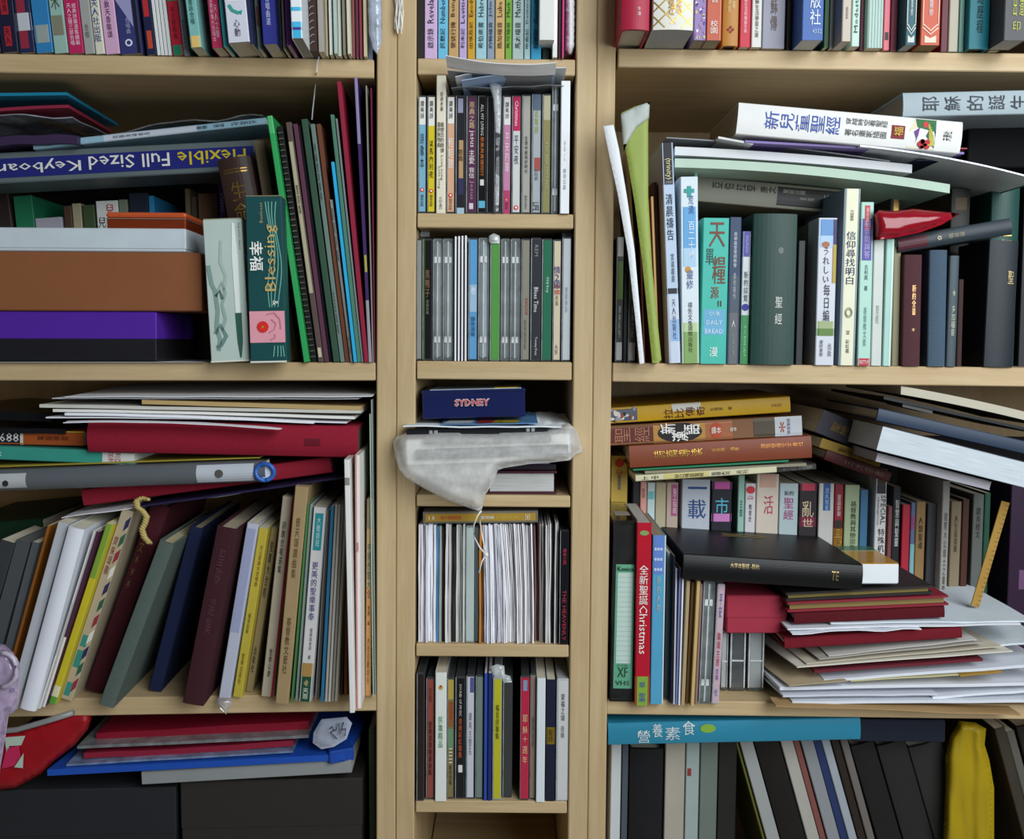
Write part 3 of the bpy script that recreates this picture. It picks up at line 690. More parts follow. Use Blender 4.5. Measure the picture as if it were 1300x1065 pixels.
many(642, 678, 15, ['#e9e7ea', '#d5d3d6', '#f0eeef', '#c4c2c6'], 'white paper sleeve bowing over in the wide bunch', -7, -3)
many(678.4, 684, 2, ['#6d4a4c', '#7c6262'], 'brownish paper sleeve after the white bunch', -2, 0, Y=14)
many(684.4, 692, 3, ['#8a827e', '#9c9490'], 'grey brown paper sleeve in the shaded end of the row', -1, 0, Y=12)
many(692.4, 699, 3, ['#dad8d6', '#b4b2b0'], 'pale sleeve between grey and black ones near the lettered disc', -1, 0)
many(699.4, 703, 2, ['#1f1f24', '#2c2a2c'], 'black sleeve near the red lettered disc', 0, 0)
many(703.2, 708, 2, ['#b9b7b4', '#8e8c8a'], 'grey sleeve next to the red lettered disc', 0, 0, yt=664)
CD(MU, 709.6, 721.4, 818, 673, '#17171b', 'black disc with a red title against the tower side', 'M5', Y=2, case='#1c1c20', tx=[('讚美之泉', 'v', .7, .84, .4, '#b02a44'), ('THE HEAVENLY', 'd', .04, .48, .4, '#a82a3c')], margin=.1)
cdl = LY(MU, 537, 657.5, 683, 656, 15, '#6f6a60', 'disc with a golden spine lying on top of the paper sleeves', Y=4, d=125, st='g', top='l', mk='plast', name='disc_case', cat='disc', pages='#3a3836',
   bands=[(.02, .98, '#a5832e', -.32, .35)], tx=[('RUBBER', 'd', .66, .84, .3, '#c23a2c'), ('精選集', 'v', .38, .5, .3, '#d8d4c8'), ('ESSENTIAL', 'd', .16, .36, .25, '#c9b04a'), ('13', 'd', .9, .95, .3, '#e0dccf'), ('▣', 'd', .07, .11, .4, '#d8d4c8')])

# ================================================================ bottom visible row
S6 = dict(sh='M6')
G6 = 'discs on the low disc shelf'
CD(MU, 528.6, 538.6, 1016, 854, '#2b211f', 'dark brown disc case touching the tower side, low row', Y=0, group=G6, **S6)
CD(MU, 540.6, 551.2, 1016, 860, '#8e4a40', 'brick brown disc with small dark lettering', tx=[('聖樂頌讚精選曲集', 'v', .2, .64, .4, '#2e1614'), ('合唱', 'v', .8, .92, .3, '#5a2a24')], group=G6, Y=4, **S6)
r = B(MU, 551.8, 566.4, 1017, 854, '#dfe2db', 'white disc box set with green lettering and a gold emblem', Y=0, d=140, st='p', sh='M6', mk='gloss', tx=[('民歌精品', 'v', .42, .66, .4, '#3d8a5c')], name='disc_box', cat='disc box')
dot(r[0], r[3], 0, r[2] * .885, r[1] * .2, r[1] * .2, '#c89a3c'); dot(r[0], r[3], 0, r[2] * .895, r[1] * .1, r[1] * .1, '#9a3a28', off=.0008)
CD(MU, 567, 576.2, 1016, 860, '#7d7048', 'olive disc with brown and green blocks', bands=[(.82, .98, '#b09a48'), (.6, .8, '#8a5a34'), (.42, .58, '#6c8a68')], tx=[('世紀金曲', 'v', .66, .8, .4, '#b23c28', .1), ('|||||', 'u', .3, .42, .5, '#d8d4c4'), ('星光合唱', 'v', .12, .28, .4, '#26241c')], group=G6, Y=5, **S6)
CD(MU, 577.4, 590, 1016, 859, '#1a1a1c', 'black disc with an orange vertical title, low row', tx=[('SOUND OF MUSIC', 'd', .68, .94, .25, '#cfcac4'), ('恩典彩虹歌集', 'v', .34, .66, .35, '#c2592c')], bands=[(.22, .28, '#d9d9d6', -.25, .3)], group=G6, Y=5, **S6)
CD(MU, 591, 602, 1016, 857, '#c4c5cf', 'lavender white disc with a blue top block', bands=[(.86, .98, '#55588a', -.1, .5)], tx=[('讚美主聖名', 'v', .36, .7, .35, '#6a6c80')], group=G6, Y=5, **S6)
CD(MU, 603, 613, 1016, 857, '#71827a', 'grey green disc beside the thin blue pair', group=G6, Y=5, **S6)
B(MU, 613.8, 618, 1016, 855, '#2f4aa0', 'thin bright blue disc sleeve in the low row', Y=2, d=125, st='k', sh='M6', name='disc_sleeve', cat='sleeve')
B(MU, 618.6, 624, 1016, 855, '#1f2c66', 'thin navy disc sleeve in the low row', Y=2, d=125, st='k', sh='M6', name='disc_sleeve', cat='sleeve')
CD(MU, 624.8, 636.4, 1016, 860, '#b9b428', 'lime yellow disc with a foil top', tx=[('福音詩歌集', 'v', .5, .78, .4, '#3a3a10')], case='#9aa09c', group=G6, Y=3, **S6)
puffy(MU, [(624, 862), (623, 846), (631, 843), (640, 845), (641, 856), (648, 858), (650, 866), (640, 867), (637, 862)], 8, 4, Mclear('#dfe4e4', .55, .1), 'torn cellophane crumpled on the lime yellow disc', 'cellophane', 'wrap', step=3, R=5, wr=3, wf=.16)
CD(MU, 637.6, 650, 1016, 864, '#3d3d3c', 'dark smoky disc case beside the lime one', group=G6, Y=8, **S6)
r = CD(MU, 659.6, 671.4, 1016, 858, '#b52a44', 'crimson disc with gold lettering and a blue square', bands=[(.88, .965, '#7a93b4', -.25, .25)], tx=[('耶', 'v', .63, .69, .55, '#d8b48a'), ('穌', 'v', .54, .6, .55, '#d8b48a'), ('十', 'v', .47, .52, .5, '#d8b48a'), ('週', 'v', .38, .44, .55, '#d8b48a'), ('年', 'v', .3, .36, .5, '#d8b48a')], group=G6, Y=3, margin=.06, **S6)
CD(MU, 672, 679.4, 1016, 855, '#8a786a', 'taupe disc with faint lettering beside the crimson one', tx=[('讚美詩集', 'v', .42, .66, .4, '#5a4c42')], group=G6, Y=5, **S6)
B(MU, 680, 691.4, 1016, 861, '#d7dfe2', 'pale icy white disc box in the low row', Y=0, d=135, st='p', sh='M6', mk='gloss', name='disc_box', cat='disc box')
r = B(MU, 692.2, 704.4, 1016, 863, '#191d33', 'midnight blue disc box with a gold band', Y=2, d=135, st='p', sh='M6', bands=[(.47, .61, '@b89a34')], tx=[('聖詩', 'v', .49, .59, .5, '#4a3c10')], name='disc_box', cat='disc box')
r = CD(MU, 705.2, 721, 1016, 862, '#c9c9c9', 'silver grey disc with handwritten style letters', tx=[('蒙福之頌', 'v', .66, .88, .3, '#3a3a3a'), ('音樂', 'v', .52, .62, .3, '#6a6a6a')], case='#b4b6b6', group=G6, Y=2, **S6)
# ================================================================ wide bookcase beside the tower (L), top shelf
GL1 = 'song and devotion books on the top shelf over the boxes'
def b1(x0, x1, yb, col, lab, Y=0, lean=-30, yt=-185, **k):
    k.setdefault('st', 'p'); k.setdefault('d', 145)
    return B(LU, x0, x1, yb, yt, col, lab, lean=lean, Y=Y, sh='L1', **k)
b1(-22, 1, 80, '#3a2a2e', 'dark brown paperback starting the top row over the boxes')
b1(2, 24, 80, '#1b1c33', 'midnight blue paperback with two red blocks', bands=[(.03, .13, '#a02430', -.2, .2), (.19, .3, '#a02430', -.25, .2)], tx=[('天人', 'v', .04, .12, .25, '#50141c'), ('經典', 'v', .2, .29, .25, '#50141c')])
b1(24.5, 45, 80, '#23294a', 'navy paperback with red and silver bands in film', mk='gloss', bands=[(.11, .2, '#b6bac0'), (.02, .11, '#8a2a3c', -.35, .2), (.2, .3, '#8a2a3c', -.35, .2)])
b1(46, 68, 79, '#2f78ad', 'bright blue paperback with a stone grey band', bands=[(.05, .14, '#8f9a96'), (.27, .32, '#8f9a96')])
b1(69, 87, 78, '#8fb0a4', 'sage paperback with an ink plant sketch', bands=[(.09, .19, '#7a7a68', -.4, .5)], tx=[('木', 'v', .22, .29, .6, '#454a3c')])
b1(87.5, 107, 78, '#b22458', 'magenta paperback with a green upper half', bands=[(.27, .9, '#1f8a64')], tx=[('天人之聲三部合唱', 'v', .04, .25, .28, '#e7c3d0', -.15), ('經典詩歌選集續編', 'v', .04, .25, .28, '#e7c3d0', .2)])
b1(107.5, 121, 77, '#9a9c98', 'plain grey paperback beside the cream one', tx=[('合唱', 'v', .08, .15, .4, '#6a6c6a')])
b1(121.5, 133.5, 77, '#cfcbb8', 'cream paperback with big blue characters', tx=[('會飲天人社出版', 'v', .06, .36, .7, '#2d4a86')])
b1(134, 152.5, 77, '#c99fbe', 'lilac pink paperback with wine characters', tx=[('人會飲天香歌頌', 'v', .08, .34, .35, '#5a2a4e')])
r = b1(153, 181, 76, '#33366a', 'indigo paperback with a pale triangle and round emblem', bands=[(.0, .9, '#1a1a2c', .3, .5)], tx=[('合唱曲', 'v', .1, .18, .2, '#9a9cc0', .0)])
poly(r[0], r[3], [(-.45 * r[1], .27 * r[2]), (.25 * r[1], .13 * r[2]), (.25 * r[1], .32 * r[2]), (-.05 * r[1], .33 * r[2])], '#8f8fb4')
dot(r[0], r[3], -.05 * r[1], .055 * r[2], r[1] * .17, r[1] * .17, '#d3d6e2'); dot(r[0], r[3], -.05 * r[1], .055 * r[2], r[1] * .1, r[1] * .1, '#33366a', off=.0008)
b1(186, 199, 75.5, '#1d2140', 'slim navy paperback with orange red blocks', bands=[(.03, .12, '#b8442c', -.25, .25), (.19, .29, '#b02a30', -.3, .25)])
for i in range(4): b1(199.6 + i * 4.7, 203.9 + i * 4.7, 75, '#d9dad8', 'thin white score booklet in the set of four', st='k', name='booklet', group='four thin white scores on the top row', d=140)
b1(219, 233, 74.5, '#b01f34', 'red paperback with green bands at head and foot', bands=[(.0, .05, '#1f7a5a'), (.27, .32, '#1f7a5a')], tx=[('天主教歌集', 'v', .08, .24, .4, '#7a0f1c')])
b1(233.5, 240.5, 74, '#8d949a', 'slim silver grey paperback beside the red and green one', tx=[('新編聖詩讚美集', 'v', .03, .18, .45, '#4a5054')])
b1(242, 256, 63, '#79b2ac', 'pale teal paperback with a yellow foot', Y=-24, bands=[(.0, .06, '#dcb96a')], tx=[('聖詠合唱', 'v', .12, .25, .4, '#2a5a58')])
b1(269, 283, 62, '#b52f57', 'rose red paperback with pale characters', Y=-24, lean=-26, tx=[('聖歌新集大合唱本', 'v', .03, .26, .3, '#e2b0c0', -.15), ('天人之聲', 'v', .05, .22, .3, '#e2b0c0', .2)])
b1(283.5, 289, 60, '#3aa3a8', 'thin turquoise booklet behind the white one', Y=-28, lean=-25, st='k', name='booklet')
r = b1(289.5, 317, 54, '#cfd0dc', 'thick white paperback with a green brush stroke', Y=-40, lean=-24, d=120, bands=[(.22, .9, '#e4e3e6')], tx=[('心動', 'v', .03, .12, .28, '#3c3c48')])
ribbon(r[0], r[3], [(-.3 * r[1], .2 * r[2]), (-.15 * r[1], .17 * r[2]), (.1 * r[1], .155 * r[2]), (.3 * r[1], .16 * r[2]), (.2 * r[1], .15 * r[2])], .003, '#2f9a8c')
b1(317.5, 322, 62, '#22294a', 'thin navy booklet beside the thick white paperback', Y=-38, lean=-22, st='k', name='booklet')
b1(322.5, 333, 60, '#7a8a80', 'grey green plastic covered paperback', Y=-22, lean=-18, mk='gloss', bands=[(.12, .22, '#7a5048', -.3, .3)])
b1(333.5, 352, 54, '#2f3484', 'royal blue paperback with pale capitals', Y=-38, lean=-15, d=120, tx=[('聖樂合唱曲選', 'v', .1, .34, .3, '#bcc0e0', .0)])
b1(352.8, 359, 60, '#2c3a26', 'dark olive slim paperback beside the royal blue one', Y=-20, lean=-12)
b1(359.5, 363, 58, '#a49c8c', 'stone coloured slim booklet before the purple one', Y=-24, lean=-11, st='k', name='booklet')
b1(363.3, 369.6, 50, '#6a2f7a', 'purple spined notebook with grey pages', Y=-36, lean=-10, d=120, pages='#b4aca0')
b1(370, 384.5, 42, '#e9edf0', 'white magazine with cyan and violet stripes', Y=-56, lean=-10, d=130, pages='#a9a6a0', mk='gloss', bands=[(.0, .045, '#3fb4dc'), (.045, .06, '#4a3a8c'), (.06, .09, '#49b9e0'), (.15, .17, '#49b9e0'), (.25, .27, '#8fd0e6')], name='magazine', cat='magazine')
r = b1(386, 403, 58, '#3a2620', 'brown spiral notebook on the top row', Y=-20, lean=-8, name='spiral_notebook', cat='notebook', pages='#6a6058')
for i in range(26):
    V, Fc = tube([(-.1 * r[1] + .30 * r[1] * math.cos(a) , -.0012 + -.0022 * abs(math.sin(a)), r[2] * (.04 + i * .036) + .0012 * math.cos(a)) for a in [math.pi * q / 6 for q in range(7)]], .0005, 4)
    mesh_obj('wire_loop', V, Fc, M('#b9bcbc', 'metal'), r[0].parent)
b1(404, 411.5, 58, '#9b958c', 'grey booklet beside the brown spiral notebook', Y=-18, lean=-8, st='k', name='booklet')
for i, (c, lab) in enumerate([('#c9bd96', 'thin straw coloured booklet'), ('#dfe2da', 'thin off white booklet'), ('#a8b8b0', 'thin pale green booklet'), ('#d4d2c4', 'thin ivory booklet'), ('#8e8a78', 'thin khaki booklet'), ('#cfc6ae', 'thin beige booklet')]):
    b1(412.5 + i * 5.7, 417 + i * 5.7, 68, c, lab + ' in the worn bunch on the top row', Y=-6 - (i % 3) * 4, lean=-6, st='k', name='booklet', group='worn thin booklets on the top row', yt=-150 - (i * 37) % 60)
for i, (c, lab) in enumerate([('#7e4a48', 'dusty red'), ('#5e2e3a', 'maroon'), ('#8a3a4c', 'raspberry')]):
    b1(447 + i * 4.8, 451 + i * 4.8, 67, c, 'thin %s booklet near the post on the top row' % lab, Y=-3, lean=-4, st='k', name='booklet', yt=-160)
b1(461.5, 466, 67, '#c4b694', 'thin cream booklet beside the plastic folder', Y=-6, lean=-3, st='k', name='booklet', yt=-150)
b1(467, 473, 68, '#6a7486', 'slate folder inside the plastic sleeve by the post', Y=4, lean=-2, st='k', name='folder', cat='folder', yt=-160)
puffy(LU, [(466, -30), (484, -34), (485.5, 20), (485, 54), (479, 70), (473, 62), (468, 40)], -8, 6, Mclear('#c9d4e8', .55, .12), 'bluish clear plastic folder with a pointed corner by the post', 'plastic_folder', 'folder', R=7, wr=2, wf=.07)
# loose threads
b0 = LU.p(403, 100, -.004)
V, Fc = tube([LU.p(x, y, -.004 + (y > 92) * .03) - b0 for x, y in ((405, 72), (403, 80), (402, 92), (401, 104), (399, 122), (397, 140), (396, 152))], .0007, 5)
o = mesh_obj('plastic_strand', V, Fc, Mclear('#d9dde0', .5, .2), None); o.matrix_world = LU.M @ Matrix.Translation(b0); tag(o, 'thin plastic strand hanging over the top shelf edge', 'strand')
rr = root('fringe', MU.M @ Matrix.Translation(MU.p(507, 0, -.006)), 'white thread fringe hanging down the post', 'fringe')
for i in range(7):
    b0 = MU.p(507, 0, -.006)
    V, Fc = tube([MU.p(502 + i * 1.5 + .8 * math.sin(i * 2 + q * 1.7), -40 + q * (11 + .4 * (i % 3)), -.004 - .002 * (i % 2)) - b0 for q in range(8)], .0007, 5)
    mesh_obj('thread', V, Fc, M('#e3e1dc', 'paper'), rr)

# ================================================================ L, second shelf: boxes and folders
zL2 = LU.z['L2']
sheet(LU, (-60, 459.5), (258, 459.5), 200, .4, M('#c8c8c6', 'paper'), 'white sheet lying flat under the purple box', Y=-4, name='paper_sheet', wob=0)
pb, w_, h_ = carton(LU, -70, 200, 395.5, 459, 128, '#52269a', 'purple and black shoebox on the shelf', Y=-1, sh=zL2 + .0008, name='storage_box', lid=.56, body_col='#1d1c20', mk='cover')
zb1 = zL2 + .0008 + h_ + .0006
bb, w_, h_ = carton(LU, -100, 257, 320, 395.5, 130, '#8a5636', 'plain brown box resting on the purple box', Y=-3, sh=zb1, name='storage_box', mk='cover')
zb2 = zb1 + h_ + .0006
wb, w_, h_ = carton(LU, -60, 237, 290, 320, 128, '#c4ced4', 'flat white box on top of the brown box', Y=-2, sh=zb2, name='storage_box', mk='cover', lid=.9)
zb3 = zb2 + h_ + .0005
tin, w_, h_ = carton(LU, 136, 236, 273, 291, 60, '#b9502a', 'orange metal tin on top of the flat white box', Y=10, sh=zb3, name='metal_tin', cat='tin', mk='metal')
boxm('lid', -w_ / 2 - .0008, w_ / 2 + .0008, -.0008, .0608, h_ * .8, h_ + .003, M('#c2552c', 'plast'), tin, .003, 2)
boxm('bright_rim', -w_ / 2 - .001, w_ / 2 + .001, -.001, .061, h_ * .72, h_ * .76, M('#d8d2c8', 'metal'), tin)
# pen box
P = LU.p(292.5, 457, -.02); T = LU.p(281.5, 276, -.02)
def upbox(U, P, T, wpx, d, col, label, name, sh=None, mk='cover', Y=-.02):
    w = wpx * mmpx * (.9 + Y) / .9; ang = math.atan2(T.x - P.x, T.z - P.z); h = math.hypot(T.x - P.x, T.z - P.z)
    if sh is not None: P = P.copy(); P.z = sh + abs(math.sin(ang)) * w / 2 + .0004
    r = root(name, U.M @ Matrix.Translation(P) @ Matrix.Rotation(ang, 4, 'Y'), label, 'box')
    boxm('body', -w / 2, w / 2, 0, d, 0, h, M(col, mk), r, .0008)
    boxm('top_flap', -w / 2 + .0006, w / 2 - .0006, .0006, d - .0006, h, h + .0008, M('#8a8264', 'board'), r)
    boxm('bottom_flap', -w / 2, w / 2, -.0004, .001, -.0003, .0014, M('#d8d6c8', 'board'), r)
    return r, w, h
fl = lambda x: 0.0
r, w, h = upbox(LU, P, T, 48, .034, '#b9c8bf', 'pale green box with a fountain pen and ink drawing', 'pen_box', zL2)
poly(r, fl, [(.22 * w, .34 * h), (.34 * w, .34 * h), (.36 * w, .74 * h), (.31 * w, .97 * h), (.25 * w, .97 * h), (.20 * w, .74 * h)], '#e4ebe6', name='pen_picture')
poly(r, fl, [(.20 * w, .34 * h), (.37 * w, .34 * h), (.36 * w, .14 * h), (.31 * w, .03 * h), (.27 * w, .02 * h), (.22 * w, .14 * h)], '#2f5a4c', name='pen_picture')
for q, c, wd in [([(-.42, .68), (-.36, .55), (-.28, .5), (-.24, .36), (-.3, .24), (-.22, .16), (-.28, .08)], '#7f9a94', .004), ([(-.2, .5), (-.1, .56), (-.02, .48), (-.12, .4), (-.05, .3), (-.16, .22)], '#93aaa2', .003), ([(-.34, .2), (-.2, .26), (-.06, .18), (-.2, .12), (-.32, .1)], '#6b8a86', .004), ([(-.28, .46), (-.16, .5), (-.1, .44)], '#587672', .003), ([(-.05, .85), (-.1, .7), (.02, .6), (-.04, .5)], '#a7bab2', .003)]:
    ribbon(r, fl, [(a * w, b_ * h) for a, b_ in q], wd, c, name='ink_sketch')
lettering(r, 'Superior classic', 'd', (.40 * w, .455 * w, .78 * h, .97 * h), '#4a5a52')
# Blessing box
P = LU.p(341, 456, -.03); T = LU.p(334, 245, -.03)
r, w, h = upbox(LU, P, T, 45, .02, '#17494a', 'dark teal box lettered Blessing with a pink flower label', 'gift_box', zL2, Y=-.03)
boxm('pink_label', -w * .485, w * .485, -.0004, .0, .12 * h, .31 * h, M('#e09aa6', 'print'), r)
fb = lambda x: -.0005
for k in range(12):
    a = 2 * math.pi * k / 12
    dot(r, fb, -.12 * w + .12 * w * math.cos(a), .215 * h + .12 * w * math.sin(a), .045 * w, .045 * w, '#d8291f', name='petal', n=8, off=.0006 + k * .00002)
dot(r, fb, -.12 * w, .215 * h, .13 * w, .13 * w, '#d8291f', name='flower', off=.001); dot(r, fb, -.12 * w, .215 * h, .035 * w, .035 * w, '#a88a2a', name='flower_heart', off=.0013)
for q in ([(.05, .18), (.2, .2), (.25, .235), (.12, .26)], [(.0, .29), (.2, .3), (.36, .26), (.38, .2)], [(.08, .135), (.22, .15), (.2, .17)]):
    ribbon(r, fb, [(a * w, b_ * h) for a, b_ in q], .0012, '#c2808e', name='label_line')
for k in range(4):
    pts = [((.12 + .085 * k + .07 * math.sin(z * 11 + k * .5)) * w, z * h) for z in [i / 30 for i in range(1, 30)] if not .12 < z < .31]
    lo = [p for p in pts if p[1] < .12 * h]; hi = [p for p in pts if p[1] > .31 * h]
    for seg in (lo, hi):
        if len(seg) > 1: ribbon(r, fl, seg, .0009, '#6fae9c', name='wavy_line', off=.0004)
lettering(r, '幸福', 'd', (-.42 * w, -.05 * w, .555 * h, .73 * h), '#eceee8', y=-.0006, bold=.01)
lettering(r, 'Blessing', 'u', (-.02 * w, .38 * w, .43 * h, .83 * h), '#c2a86a', y=-.0010)
lettering(r, '&', 'd', (.17 * w, .33 * w, .345 * h, .375 * h), '#dfe6e0', y=-.0006)
lettering(r, 'Business', 'u', (-.12 * w, -.03 * w, .84 * h, .96 * h), '#a89a72', y=-.0006)
# standing folders and songbooks fanned against the post
GL2 = 'folders and songbooks fanned against the post'
def b2(xb, xt, yt, w, col, lab, Y=0, yb=458, **k):
    k.setdefault('st', 'k'); k.setdefault('name', 'songbook')
    return B(LU, xb - w / 2, xb + w / 2, yb, yt, col, lab, lean=xt - xb, Y=Y, d=k.pop('d', 190), sh='L2', group=GL2, **k)
b2(389, 342, 148, 7.5, '#35a05a', 'glossy bright green folder leaning in the fan', Y=-6, mk='gloss', name='folder', cat='folder', bands=[(.93, 1., '#4fb06c')])
r = b2(399, 355, 161, 7.5, '#151515', 'black spiral notebook leaning in the fan', Y=2, name='spiral_notebook', cat='notebook')
for i in range(40):
    boxm('wire_loop', -.42 * r[1], .42 * r[1], -.0022, -.0004, r[2] * (.02 + i * .0243), r[2] * (.02 + i * .0243) + .0012, M('#8a8674', 'metal'), r[0].parent)
b2(407.5, 366, 156, 7.5, '#5a4a46', 'taupe songbook with a cream label strip', Y=0, bands=[(.29, .92, '#b0a68a', -.45, .3), (.02, .06, '#c2b89a', -.3, .3)], tx=[('聖詩集', 'v', .62, .74, .4, '#3a3024')])
b2(414.5, 374.5, 158, 5.8, '#5a3446', 'plum coloured songbook in the fan', Y=0)
b2(420, 380, 160, 4, '#20222e', 'thin black blue booklet beside the plum songbook', Y=6)
b2(427, 386, 152, 8.5, '#34503f', 'dark bottle green songbook in the fan', Y=0)
b2(434.6, 396.5, 158, 5.8, '#6b7d76', 'grey green songbook with small print', Y=0, tx=[('新編聖詩讚美', 'v', .68, .92, .4, '#2c3834'), ('主日詠唱', 'v', .12, .3, .35, '#2c3834')])
b2(441, 404, 158, 6, '#6a3e2a', 'russet brown songbook in the fan', Y=2)
b2(446.2, 420, 254, 4.4, '#8f8f8a', 'short grey booklet with dark characters', Y=0, tx=[('讚美詩集', 'v', .62, .95, .5, '#3a3a3a'), ('合唱', 'v', .05, .16, .4, '#3a3a3a')])
b2(450.8, 422, 206, 4.2, '#2da7d6', 'thin bright cyan folder in the fan', Y=-4, name='folder', cat='folder')
b2(456, 421.5, 146, 5.2, '#4c7a66', 'sea green songbook beside the cyan folder', Y=0)
b2(460.3, 427, 151, 2.8, '#7c8280', 'thin grey plastic file beside the sea green songbook', Y=0, name='plastic_file', cat='file')
b2(465, 430, 104, 6, '#8e1f38', 'tall crimson folder in the fan', Y=-2, name='folder', cat='folder')
b2(470, 451.5, 99, 4.6, '#3d2558', 'tall violet folder with a lilac upper half', Y=-2, name='folder', cat='folder', bands=[(.77, 1., '#8a80a8'), (.32, .38, '#a8a43c', -.2, .5), (.0, .22, '#9a9498')])
b2(473.2, 464.5, 109, 2.6, '#8a8478', 'thin stone grey file next to the post', Y=0, name='plastic_file', cat='file')
b2(475.8, 471, 112, 2, '#6a2038', 'thin wine red card against the post', Y=2, name='card_folder', cat='folder')
# back row and the leather book
B(LU, 322, 366, 458, 205, '#3c2a24', 'brown leather book with gold characters behind the teal box', lean=-47, Y=42, d=120, st='l', sh='L2', bands=[(.925, .932, '@9a7a3c'), (.94, .945, '@9a7a3c')], tx=[('生命', 'v', .68, .88, .46, '@a88848')])
B(LU, 362, 380, 458, 180, '#8b7a5e', 'crumpled tan paper bundle behind the green folder', lean=-45, Y=44, d=90, st='p', sh='L2', mk='board', name='paper_bundle', cat='bundle', pages='#8b7a5e')
G2b = 'dim books behind the boxes'
for x0, x1, yt, ln, c, lab, bd, tx in [
    (-40, 8, 236, -30, '#2b2420', 'dark brown book with a gold emblem behind the white box', [(.84, .9, '@7a6434', -.1, .2)], []),
    (14, 40, 250, -22, '#1f6a4a', 'green book leaning behind the white box', [], []),
    (40, 78, 278, -18, '#9a96a0', 'short pale lilac book behind the white box', [], []),
    (79, 90, 262, -16, '#4a3428', 'narrow brown book in the dim back row', [], []),
    (90.5, 102, 259, -16, '#948c70', 'narrow straw coloured book in the dim back row', [], []),
    (104, 119, 261, -16, '#3a4a2e', 'moss green book in the dim back row', [], []),
    (121, 149, 256, -15, '#c9c9c4', 'white book with red and black characters in the dim back row', [], [('兒歌', 'v', .82, .98, .4, '#b02a30', .15), ('兒童', 'v', .76, .9, .35, '#1e1e1e', -.25)]),
    (149.5, 161, 254, -14, '#6a7460', 'grey green book behind the orange tin', [], []),
    (162, 187, 246, -12, '#1c2230', 'black blue book in the dim back row', [], []),
    (187.5, 195, 249, -11, '#2a78a4', 'narrow blue book in the dim back row', [], []),
    (234, 241, 240, -8, '#6a5c44', 'narrow tan book beside the white box in the back row', [], []),
    (242, 249, 250, -8, '#4a4038', 'narrow umber book beside the white box in the back row', [], []),
    (250, 276, 246, -6, '#6a4c34', 'scuffed brown book above the pen box', [], []),
    (277, 286, 231, -6, '#5a3a80', 'slim violet book above the pen box', [], [('歌', 'v', .82, .94, .5, '#b8a8d0')])]:
    B(LU, x0 - ln, x1 - ln, 436, yt, c, lab, lean=ln, Y=135, d=120, st='p', sh='L2', bands=bd, tx=tx, group=G2b)
carton(LU, -70, 352, 205, 430, 5, '#17181a', 'added black board darkening the gap behind the dim books', Y=262, sh='L2', name='portfolio', cat='folder', mk='cloth')  # added black board: stands in for deep shade, covers the lit back panel
# keyboard box and things on it
kb, w_, h_ = carton(LU, -75, 336, 187, 226, 60, '#5f6a6c', 'long navy keyboard box lying upside down above the boxes', Y=72, name='keyboard_box', mk='cover', tilt=rad(-3.6))
kp = boxm('printed_panel', -w_ * .5, w_ * .475, -.0006, .0, h_ * .17, h_ * .80, M('#252a72', 'gloss'), kb)
def kx(px): return (px - 130.5) / 411 * w_
for s, a, b_, c in (('Flexible', 228, 316, '#c8b427'), ('Full', 183, 218, '#d8d8d4'), ('Sized', 115, 173, '#d8d8d4'), ('Keyboard', -14, 105, '#d8d8d4')):
    lettering(kp, s, 'f', (kx(a), kx(b_), h_ * .28, h_ * .72), c, y=-.0012, bold=.006)
LY(LU, 42, 185.5, 338, 153, 9, '#8fb4c4', 'thin ice blue book lying on the keyboard box', Y=66, d=60, st='p', top='r', bands=[(.3, .7, '#c2c8d4')], tx=[('聖樂季刊', 'v', .05, .2, .5, '#3c5a66'), ('音樂教育雜誌', 'v', .34, .5, .4, '#5a6270'), ('啓思 編著', 'v', .7, .82, .5, '#3a4450'), ('出版社', 'v', .85, .96, .5, '#3a4450')])
sheet(LU, (130, 168), (334, 146), 65, 1.5, Mclear('#8a8c8c', .5, .2), 'grey plastic sleeve on top of the ice blue book', Y=72, name='plastic_sleeve', cat='sleeve', wob=6, seed=2, bow=2)
sheet(LU, (-80, 183), (98, 172), 115, 9, M('#3a2a48', 'cover'), 'dark purple soft magazine bundle lying above the keyboard box', Y=58, name='magazine', cat='magazine', wob=3, bow=4, seed=6)
sheet(LU, (-80, 163), (92, 146), 120, 1.2, Mclear('#a9adb6', .6, .15), 'crinkled clear plastic folder under the red one', Y=40, name='plastic_folder', cat='folder', wob=5, bow=5, seed=9)
sheet(LU, (-80, 146), (87, 133), 110, 3, M('#8e2a40', 'plast'), 'dark red plastic folder under the teal folder', Y=34, name='folder', cat='folder', bow=2, seed=1)
sheet(LU, (-80, 119), (85, 117), 130, 3, M('#1c7c9c', 'plast'), 'teal blue plastic folder lying on top near the shelf above', Y=22, name='folder', cat='folder', seed=1)

# ================================================================ L, third shelf: leaning song books
GL3 = 'song books leaning on the low shelf under the red binders'
def b3(xb0, xb1, yb, xt, yt, col, lab, Y=0, d=150, st='p', **k):
    return B(LU, xb0, xb1, yb, yt, col, lab, lean=xt - (xb0 + xb1) / 2, Y=Y, d=d, st=st, sh='L3', group=GL3, **k)
b3(-58, -38, 893, 10, 690, '#3a3c40', 'charcoal file leaning beside the lilac plastic bag', Y=0, d=190)
b3(-36, -16, 893, 29, 690, '#4c5052', 'grey plastic file with a pale edge leaning near the frame edge', Y=0, d=190, pages='#6a6c6a')
b3(-12, -2, 893, 45, 690, '#5a5e62', 'slate file leaning next to the orange card', Y=0, d=190)
b3(0, 5, 892, 62, 668, '#b8702c', 'thin orange card leaning beside the white binder', Y=4, st='k', name='card_folder', cat='folder', d=170)
b3(8, 22, 899, 80, 666, '#b9bcc2', 'pale grey plastic wallet leaning beside the white binder', Y=-24, st='k', mk='plast', name='plastic_wallet', cat='wallet', d=150)
